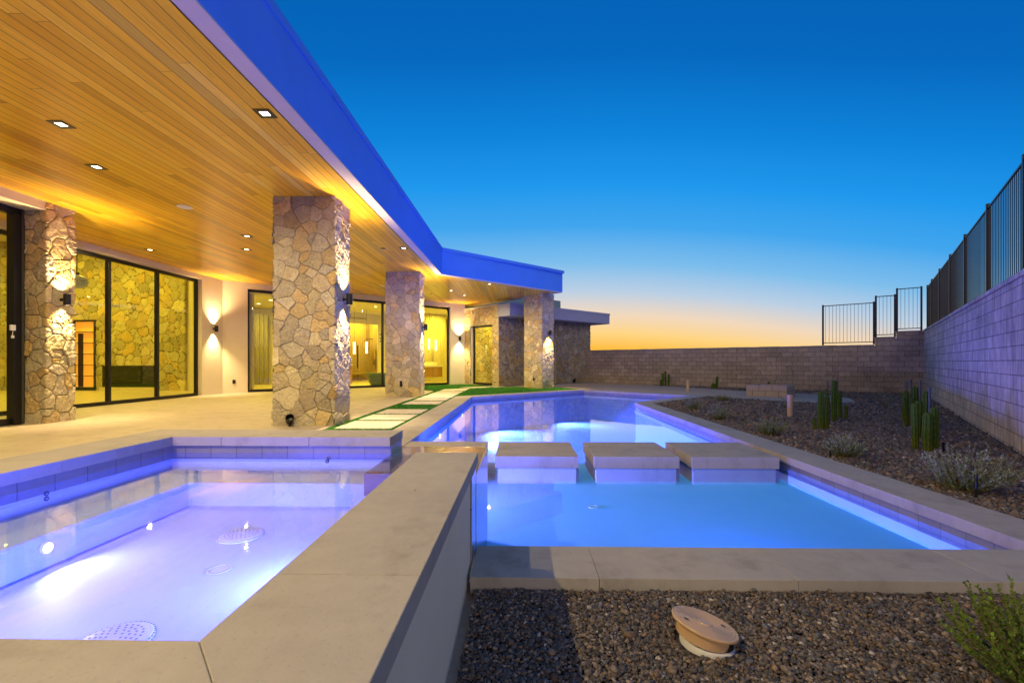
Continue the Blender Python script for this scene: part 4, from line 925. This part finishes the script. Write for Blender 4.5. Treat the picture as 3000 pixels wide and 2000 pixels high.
m = MB(); m.add([(4.05, 26.45, -.05), (4.62, 26.0, -.05), (4.95, 26.25, .66), (4.35, 26.7, .66), (4.07, 26.49, -.05), (4.64, 26.04, -.05), (4.97, 26.29, .66), (4.37, 26.74, .66)], [(0, 1, 2, 3), (7, 6, 5, 4), (0, 4, 5, 1), (1, 5, 6, 2), (2, 6, 7, 3), (3, 7, 4, 0)]); m.build('panel', M['board'], bd)

# ================================================================== BOUNDARY WALLS AND FENCES
def wall_t(d, t): return (CORNER[0]+d.x*t, CORNER[1]+d.y*t)
RDn = Vector((-RD.x, -RD.y))     # towards the camera along the right wall
bw = thing('boundary_wall', 'low tan split-face block wall across the back of the yard, stepping up at the right', 'wall', (8, 22, -.1))
m = MB()
# leftward travel: garden side is on the left, so offsets are negative towards the garden
m.line(wall_t(BD, .76), wall_t(BD, -.2), -.11, 2.24, 0, .2); m.line(wall_t(BD, 1.35), wall_t(BD, .7605), -.11, 2.035, 0, .2) if False else None
def wl(m, d, t0, t1, z0, z1, o0, o1): m.line(wall_t(d, t0), wall_t(d, t1), z0, z1, o0, o1)
m = MB(); wl(m, BD, 0, .76, -.11, 2.24, 0, .2); wl(m, BD, .7605, 1.38, -.11, 2.045, 0, .2); wl(m, BD, 1.3805, 17.6, -.11, 1.755, 0, .2); m.build('blockwork', M['block_split'], bw)
m = MB(); rnd = random.Random(4)
wl(m, BD, -.05, .80, 2.241, 2.30, -.03, .23); wl(m, BD, .78, 1.43, 2.046, 2.10, -.03, .23)
k = 1.40
while k < 17.5: wl(m, BD, k, min(17.6, k+.398), 1.756, 1.815+rnd.uniform(-.006, .006), -.012+rnd.uniform(-.008, .008), .21); k += .40
m.build('cap', M['block_cap'], bw)
rw = thing('boundary_wall', 'tall smooth block wall running along the right side, tinted lavender', 'wall', (9, 10, -.1))
# travel towards the camera: garden is on the right
m = MB(); m.line(wall_t(RDn, .0), wall_t(RDn, 17.2), -.11, 2.235, -.2, -.0); m.build('blockwork', M['block_plain'], rw)
m = MB(); k = -.1
while k < 17.1: m.line(wall_t(RDn, k), wall_t(RDn, min(17.2, k+.397)), 2.236, 2.30, -.24, .028+rnd.uniform(-.003, .003)); k += .40
m.build('cap', M['block_plain'], rw)
def fence_run(name, lb, P, bays, o, top_extra=.05):
    # bays: (t0, t1, z_bottom, z_top); posts at each t
    f = thing(name, lb, 'fence', (*P(bays[0][0]), bays[0][2]-.1), 'black metal picket fence on the block walls')
    posts = {}
    for (t0, t1, zb, zt) in bays:
        posts.setdefault(round(t0, 2), [zb, zt]); posts.setdefault(round(t1, 2), [zb, zt])
        posts[round(t0, 2)][1] = max(posts[round(t0, 2)][1], zt); posts[round(t1, 2)][1] = max(posts[round(t1, 2)][1], zt)
        posts[round(t0, 2)][0] = min(posts[round(t0, 2)][0], zb); posts[round(t1, 2)][0] = min(posts[round(t1, 2)][0], zb)
        m = MB(); a, b = P(t0), P(t1); L = math.hypot(b[0]-a[0], b[1]-a[1]); d = ((b[0]-a[0])/L, (b[1]-a[1])/L)
        for z in (zb, zt-.03): m.line(a, b, z, z+.03, o-.0125, o+.0125)
        n = max(2, round(L/.115)); nn = (d[1]*o, -d[0]*o)
        for k in range(1, n):
            s = L*k/n; p = (a[0]+d[0]*s, a[1]+d[1]*s); q0 = (p[0]-d[0]*.0055, p[1]-d[1]*.0055); q1 = (p[0]+d[0]*.0055, p[1]+d[1]*.0055); m.line(q0, q1, zb+.0305, zt-.0305, o-.0055, o+.0055)
        m.build('picket_panel', M['fence'], f)
    for t, (zb, zt) in posts.items():
        m = MB(); p = P(t); e = P(t+.03); e0 = P(t-.03); m.line(e0, e, zb-.07, zt+top_extra, o-.03, o+.03); m.build('post', M['fence'], f)
    return f
fence_run('fence', 'lowest black picket panel on the back wall, farthest left', lambda t: wall_t(BD, t), [(3.05, 1.42, 1.90, 3.42)], .1)
fence_run('fence', 'short raised black picket panel between the two wall steps', lambda t: wall_t(BD, t), [(1.36, .80, 2.16, 3.64)], .1)
fence_run('fence', 'highest black picket panel on the back wall beside the corner', lambda t: wall_t(BD, t), [(.74, .06, 2.36, 3.86)], .1)
ts = [.1, 1.6, 3.74, 6.03, 8.36, 10.78, 13.20, 15.6]
fence_run('fence', 'long black picket fence along the top of the right wall', lambda t: wall_t(RDn, t), [(a, b, 2.36, 3.85) for a, b in zip(ts, ts[1:])], -.1, .06)

# ================================================================== GARDEN OBJECTS
fpv = thing('fire_pit', 'low square fire pit of two courses of tan blocks', 'fire pit', (8.75, 16.2, -.03))
fo_ = (7.87, 16.03); fx = Vector((.75, -.66)).normalized(); fy = Vector((.66, .75)).normalized()
def fpt(a, b): return (fo_[0]+fx.x*a+fy.x*b, fo_[1]+fx.y*a+fy.y*b)
m = MB(); W_, D_, T_ = 1.24, 1.24, .19
for c in range(2):
    z0 = -.03+c*.195; z1 = z0+.186; n = 3; sh_ = .2 if c == 0 else 0
    def run(a0, a1, f):
        xs_ = [a0]; 
        k = a0+(.4-(.2 if c == 0 else 0))
        while k < a1-.05: xs_.append(k); k += .4
        xs_.append(a1)
        for u, v in zip(xs_, xs_[1:]): f(u+(.007 if u > a0 else 0), v-(.007 if v < a1 else 0))
    run(0, W_, lambda u, v: m.prism([fpt(u, 0), fpt(v, 0), fpt(v, T_), fpt(u, T_)], z0, z1)); run(0, W_, lambda u, v: m.prism([fpt(u, D_-T_), fpt(v, D_-T_), fpt(v, D_), fpt(u, D_)], z0, z1))
    run(T_+.004, D_-T_-.004, lambda u, v: m.prism([fpt(0, u), fpt(0, v), fpt(T_, v), fpt(T_, u)], z0, z1)); run(T_+.004, D_-T_-.004, lambda u, v: m.prism([fpt(W_-T_, u), fpt(W_-T_, v), fpt(W_, v), fpt(W_, u)], z0, z1))
m.build('blocks', M['block_pit'], fpv, bevel=.004); m = MB(); m.prism([fpt(T_, T_), fpt(W_-T_, T_), fpt(W_-T_, D_-T_), fpt(T_, D_-T_)], -.03, .1); m.build('fill', M['soil'], fpv)
m = MB(); e_ = .014
for (a0, a1, b0, b1) in ((e_, W_-e_, e_, T_-e_), (e_, W_-e_, D_-T_+e_, D_-e_), (e_, T_-e_, T_, D_-T_), (W_-T_+e_, W_-e_, T_, D_-T_)): m.prism([fpt(a0, b0), fpt(a1, b0), fpt(a1, b1), fpt(a0, b1)], -.03, .345)
m.build('mortar', M['brown_dark'], fpv)
for (x, y, h, r, lb) in ((6.79, 18.60, .43, .056, 'tan pipe post standing on the tan path by the far pool edge'), (5.82, 9.94, .435, .055, 'tan pipe post standing in the dark gravel among the shrubs')):
    t = thing('pipe_post', lb, 'post', (x, y, -.05), 'capped tan pipe posts'); m = MB(); m.lathe((x, y, -.05), [(r, 0), (r, h+.05)], 28); m.build('pipe', M['pipe'], t, smooth=True)
    m = MB(); m.lathe((x, y, h-.03), [(r+.004, 0), (r+.004, .03), (r-.004, .036), (.001, .036)], 28); m.build('cap', M['pipe'], t)
# skimmer lid
ld = thing('skimmer_lid', 'round tan ribbed plastic lid tilted on a white pipe collar in the gravel', 'lid', (LID[0], LID[1], -.09))
from mathutils import Euler
qt = Euler((R(-3), R(14), 0)).to_quaternion(); cz = -.002; c = (LID[0], LID[1], cz)
prof = [(.128, -.012), (.138, -.006), (.14, .001), (.137, .006), (.130, .006), (.128, .0045)]
for k in range(11):
    r = .124-.0085*k; prof += [(r+.002, .0045), (r, .0062), (r-.004, .0062), (r-.006, .0045)]
prof += [(.030, .0045), (.028, .0095), (.001, .0095)]
m = MB(); m.lathe(c, prof, 64, qt); lt = m.build('lid_disc', M['lid'], ld, smooth=False)
m = MB(); m.lathe(c, [(.128, -.012), (.112, -.016), (.108, -.06), (.001, -.06)], 48, qt); m.build('neck', M['lid'], ld, smooth=False)
m = MB(); m.lathe((LID[0]+.012, LID[1]+.004, -.12), [(.117, 0), (.117, .046), (.112, .049), (.104, .049)], 48, Euler((R(-2), R(7), 0)).to_quaternion()); m.build('collar', M['white'], ld)
m = MB()
for sx in (-1, 1):
    p = qt @ Vector((sx*.088, -sx*-.012, .0066)); m.lathe((c[0]+p.x, c[1]+p.y, c[2]+p.z), [(.0105, .0008), (.001, .0008)], 18, qt)
m.build('finger_hole', M['black'], lt)
m = MB()
for sx in (-1, 1):
    p = qt @ Vector((sx*.088, sx*.012, .0066)); m.lathe((c[0]+p.x, c[1]+p.y, c[2]+p.z), [(.0105, .0005), (.0135, .0015), (.0145, .0005)], 18, qt)
    p = qt @ Vector((sx*.110, sx*.004, .0066)); m.lathe((c[0]+p.x, c[1]+p.y, c[2]+p.z), [(.004, .0005), (.006, .0015), (.007, .0005)], 14, qt)
m.build('hole_rim', M['lid'], lt)

# ------------------------------------------------------------------ shrubs
def shrub(name, lb, x, y, z, w, h, seed, n_st=46, leaves=34, cols=((.30, .34, .20), (.18, .24, .10), (.11, .16, .03)), lean=(0, 0), leaf=(.021, .0062), group='silvery shrubs in the gravel bed', up=.55):
    n_st = int(n_st*1.7); rng = random.Random(seed); t = thing(name, lb, 'shrub', (x, y, z), group); ms = MB(); V = []; F = []; Cc = []
    for s in range(n_st):
        a = rng.uniform(0, 2*math.pi); sp = rng.uniform(.1, 1)**.6; L = h*rng.uniform(.62, 1.08)*(1.12-.35*sp); rad = w*.5*sp
        p0 = Vector((x+rng.gauss(0, w*.05), y+rng.gauss(0, w*.05), z)); tip = Vector((x+math.cos(a)*rad+lean[0]*L*rng.uniform(.4, 1.2), y+math.sin(a)*rad+lean[1]*L, z+L*(1-.25*sp)))
        mid = p0.lerp(tip, .5)+Vector((math.cos(a), math.sin(a), 0))*rad*.18+Vector((0, 0, -.05*L)); pts = []
        for k in range(7):
            u = k/6; pts.append(p0*(1-u)**2+mid*2*u*(1-u)+tip*u*u)
        ms.tube(pts, [.0035*(1-.75*k/6)*(1+h) for k in range(7)], 4, False)
        for k in range(leaves):
            u = .18+.82*(k+rng.random())/leaves; c = p0*(1-u)**2+mid*2*u*(1-u)+tip*u*u; dn = (tip-mid).normalized()
            b = rng.uniform(0, 6.28); o = Vector((math.cos(b), math.sin(b), 0)); dr = (o*rng.uniform(.6, 1)+dn*up+Vector((0, 0, .25))).normalized(); ll = leaf[0]*rng.uniform(.6, 1.35)*(1.15-.45*u); sd = dr.cross(Vector((rng.gauss(0, 1), rng.gauss(0, 1), rng.gauss(0, 1)))).normalized()*leaf[1]*rng.uniform(.7, 1.3)
            n = len(V); V += [tuple(c), tuple(c+dr*ll*.5+sd), tuple(c+dr*ll), tuple(c+dr*ll*.5-sd)]; F.append((n, n+1, n+2, n+3))
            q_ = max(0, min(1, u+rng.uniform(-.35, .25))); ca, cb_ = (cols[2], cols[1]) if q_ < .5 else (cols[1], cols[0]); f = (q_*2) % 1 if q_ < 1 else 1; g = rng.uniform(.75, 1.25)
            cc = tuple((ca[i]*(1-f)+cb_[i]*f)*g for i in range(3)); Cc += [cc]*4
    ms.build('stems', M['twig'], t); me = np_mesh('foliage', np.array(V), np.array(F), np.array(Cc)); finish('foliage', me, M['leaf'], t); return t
ZB = -.045
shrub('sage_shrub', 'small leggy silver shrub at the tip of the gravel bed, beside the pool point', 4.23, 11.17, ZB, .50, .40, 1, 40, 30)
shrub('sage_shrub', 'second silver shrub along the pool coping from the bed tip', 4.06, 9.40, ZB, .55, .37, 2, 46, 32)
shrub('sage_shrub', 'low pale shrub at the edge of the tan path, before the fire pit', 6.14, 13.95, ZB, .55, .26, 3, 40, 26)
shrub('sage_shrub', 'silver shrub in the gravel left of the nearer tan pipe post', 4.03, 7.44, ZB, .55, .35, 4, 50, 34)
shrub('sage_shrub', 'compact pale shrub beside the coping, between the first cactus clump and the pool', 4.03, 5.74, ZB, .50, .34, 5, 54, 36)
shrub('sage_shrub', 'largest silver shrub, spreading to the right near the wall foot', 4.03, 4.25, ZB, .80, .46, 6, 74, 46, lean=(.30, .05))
shrub('seedling', 'tiny seedling alone in the dark gravel', 6.42, 12.8, ZB, .12, .13, 7, 8, 10, group=None)
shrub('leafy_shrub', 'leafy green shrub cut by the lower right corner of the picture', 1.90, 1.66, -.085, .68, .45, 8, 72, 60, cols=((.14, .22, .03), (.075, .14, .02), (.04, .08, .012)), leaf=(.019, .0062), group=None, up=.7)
# wispy plants: a few long arching blades
def wisps(lb, x, y, z, h, w, seed, n=9):
    rng = random.Random(seed); t = thing('wispy_plant', lb, 'plant', (x, y, z), 'wispy young plants'); m = MB()
    for k in range(n):
        a = rng.uniform(0, 6.28); r = w*rng.uniform(.2, 1)*.5; L = h*rng.uniform(.6, 1); p = [(x, y, z), (x+math.cos(a)*r*.35, y+math.sin(a)*r*.35, z+L*.55), (x+math.cos(a)*r*.8, y+math.sin(a)*r*.8, z+L*.95), (x+math.cos(a)*r*1.3, y+math.sin(a)*r*1.3, z+L*rng.uniform(.7, 1.05))]
        m.tube(p, [.006, .006, .004, .0015], 5, False, tuple(c*rng.uniform(.7, 1.3) for c in (.16, .18, .12)))
    m.build('blades', M['leaf'], t, colors=True)
wisps('wispy plant with arching blades behind the first cactus clump', 9.29, 11.73, ZB, .42, .9, 1, 16)
wisps('thin wispy plant just behind the nearer tan pipe post', 6.6, 11.3, ZB, .42, .75, 2, 7)
wisps('thin plant against the back wall behind the fire pit', 10.6, 19.2, ZB, .60, .35, 3, 6)

# ------------------------------------------------------------------ cacti
def cactus_stem(m, x, y, z, h, r, seed, ribs=7, lean=(0, 0)):
    rng = random.Random(seed); n = ribs*6; rows = max(14, int(h/.022)); V = []; F = []; Cc = []; ph = rng.uniform(0, 6); b0 = len(m.v)
    for i in range(rows+1):
        u = i/rows; zz_ = z+h*u; e = h*(1-u); cap = math.sqrt(max(0.0004, 1-max(0, 1-e/(r*1.5))**2)); wav = 1+.035*math.sin(u*9+ph)+.02*math.sin(u*31+ph); taper = .86+.14*min(1, u*6)
        cx = x+lean[0]*h*u*u+.006*math.sin(u*5+ph); cy = y+lean[1]*h*u*u+.006*math.cos(u*4+ph)
        for k in range(n):
            t = 2*math.pi*k/n+ph; c_ = math.cos(ribs*(t-ph)); rr = r*cap*wav*taper*(1+.17*c_+.03*(rng.random()-.5)); V.append((cx+math.cos(t)*rr, cy+math.sin(t)*rr, zz_))
            ar = max(0, c_)**3; spot = .5+.5*math.sin(zz_*210+3*round(ribs*t)); base = (.045, .095, .010) if c_ < .6 else (.075+.11*ar*spot, .105+.09*ar*spot, .014+.04*ar*spot)
            old = max(0, 1-u*2.4); Cc.append((base[0]+.04*old, base[1]+.015*old, base[2]))
    for i in range(rows):
        for k in range(n): F.append((i*n+k, i*n+(k+1) % n, (i+1)*n+(k+1) % n, (i+1)*n+k))
    F.append(tuple(rows*n+k for k in range(n)))
    s0 = len(m.v); m.v += V; m.f += [tuple(i+s0 for i in f) for f in F]; m.mi += [0]*len(F); m.c += Cc
def cactus(lb, stems, seed):
    x, y = stems[0][0], stems[0][1]; t = thing('cactus', lb, 'cactus', (x, y, ZB), 'ribbed column cacti')
    for i, s in enumerate(stems):
        m = MB(); cactus_stem(m, s[0], s[1], ZB, s[2]-ZB, s[3]*.86, seed*17+i, lean=s[4] if len(s) > 4 else (0, 0)); m.build('stem', M['cactus'], t, smooth=True, colors=True)
cactus('front columns of the first cactus clump, with a stub at the left foot', [(5.26, 8.08, .636, .048), (5.18, 8.12, .155, .030), (5.43, 8.18, .56, .052)], 1)
cactus('tall column and its stub in the back of the first cactus clump', [(6.30, 9.26, .786, .052), (6.12, 9.2, .62, .036, (-.03, 0)), (6.22, 9.14, .227, .038)], 2)
cactus('far right column of the first cactus clump', [(6.66, 9.62, .52, .042), (6.74, 9.55, .27, .034)], 3)
cactus('single pale column at the left of the right-hand cactus row', [(7.62, 9.18, .56, .042), (7.83, 9.25, .60, .04)], 4)
cactus('leaning pair of columns second in the right-hand cactus row', [(7.05, 8.45, .536, .036, (-.08, 0)), (7.10, 8.36, .487, .044, (-.05, 0))], 5)
cactus('tall dark column behind the right-hand cactus row', [(7.55, 8.85, .69, .05), (7.3, 8.75, .62, .035)], 6)
cactus('two columns in the middle of the right-hand cactus row', [(6.18, 7.20, .555, .045, (.02, 0)), (6.27, 7.15, .70, .058)], 7)
cactus('nearest pair of columns in the right-hand cactus row, closest to the pool', [(5.32, 6.05, .493, .052), (5.47, 6.12, .566, .048), (5.30, 6.22, .60, .04)], 8)
cactus('small cactus with a few thin columns by the back wall, behind the pool edge', [(7.0, 22.55, .60, .055), (7.15, 22.6, .72, .045), (7.28, 22.5, .55, .05), (6.9, 22.5, .3, .05)], 9)
cactus('short crooked cactus by the back wall, left of the fire pit', [(8.72, 20.40, .50, .06, (.05, 0)), (8.55, 20.35, .22, .09)], 10)
cactus('small cactus by the back wall, just behind the fire pit', [(10.2, 18.9, .34, .06), (10.32, 18.95, .26, .05)], 11)
def stake(x, y, h, r, lb, mat='steel', lean=0.0, grp='thin grey stakes by the cacti'):
    t = MB(); t.tube([(x, y, ZB-.03), (x+lean*h, y, h)], r, 8); tag(t.build('stake', M[mat], None, (x, y, ZB)), lb, 'stake', grp)
stake(7.94, 11.91, .66, .012, 'left thin grey stake behind the first cactus clump'); stake(8.83, 12.84, .73, .012, 'right thin grey stake behind the first cactus clump')
stake(8.30, 9.95, .75, .012, 'thin grey stake far left behind the right-hand cactus row'); stake(7.87, 9.32, .80, .013, 'second thin grey stake behind the right-hand cactus row'); stake(7.22, 8.36, .82, .014, 'third thin grey stake, beside the tall dark column'); stake(6.15, 6.96, .77, .015, 'thickest grey stake, nearest in the right-hand cactus row')
g2 = 'short black irrigation stakes'
stake(5.56, 6.08, .10, .012, 'short black stake right of the nearest cactus pair', 'black', -.12, g2); stake(3.98, 7.25, .12, .008, 'short black stake before the shrub near the tan pipe post', 'black', 0, g2); stake(3.87, 5.75, .12, .008, 'short leaning black stake left of the compact pale shrub', 'black', -.2, g2); stake(3.98, 4.05, .16, .009, 'short black stake before the largest silver shrub', 'black', 0, g2)

# small fallen leaves lying about
def litter():
    rng = random.Random(3)
    for i, (x, y, z, s, lb) in enumerate(((-.47, 2.02, .576, .012, 'small dry leaf on the spa coping, near its second joint'), (-1.35, 3.62, .576, .014, 'small dry leaf on the far spa coping'))):
        m = MB(); a = rng.uniform(0, 6); m.add([(x-s*math.cos(a), y-s*math.sin(a), z), (x+s*.3*math.sin(a), y-s*.3*math.cos(a), z+.005), (x+s*math.cos(a), y+s*math.sin(a), z+.002), (x-s*.3*math.sin(a), y+s*.3*math.cos(a), z+.006)], [(0, 1, 2, 3)]); tag(m.build('dry_leaf', M['twig'], None, (x, y, z)), lb, 'leaf')
litter()
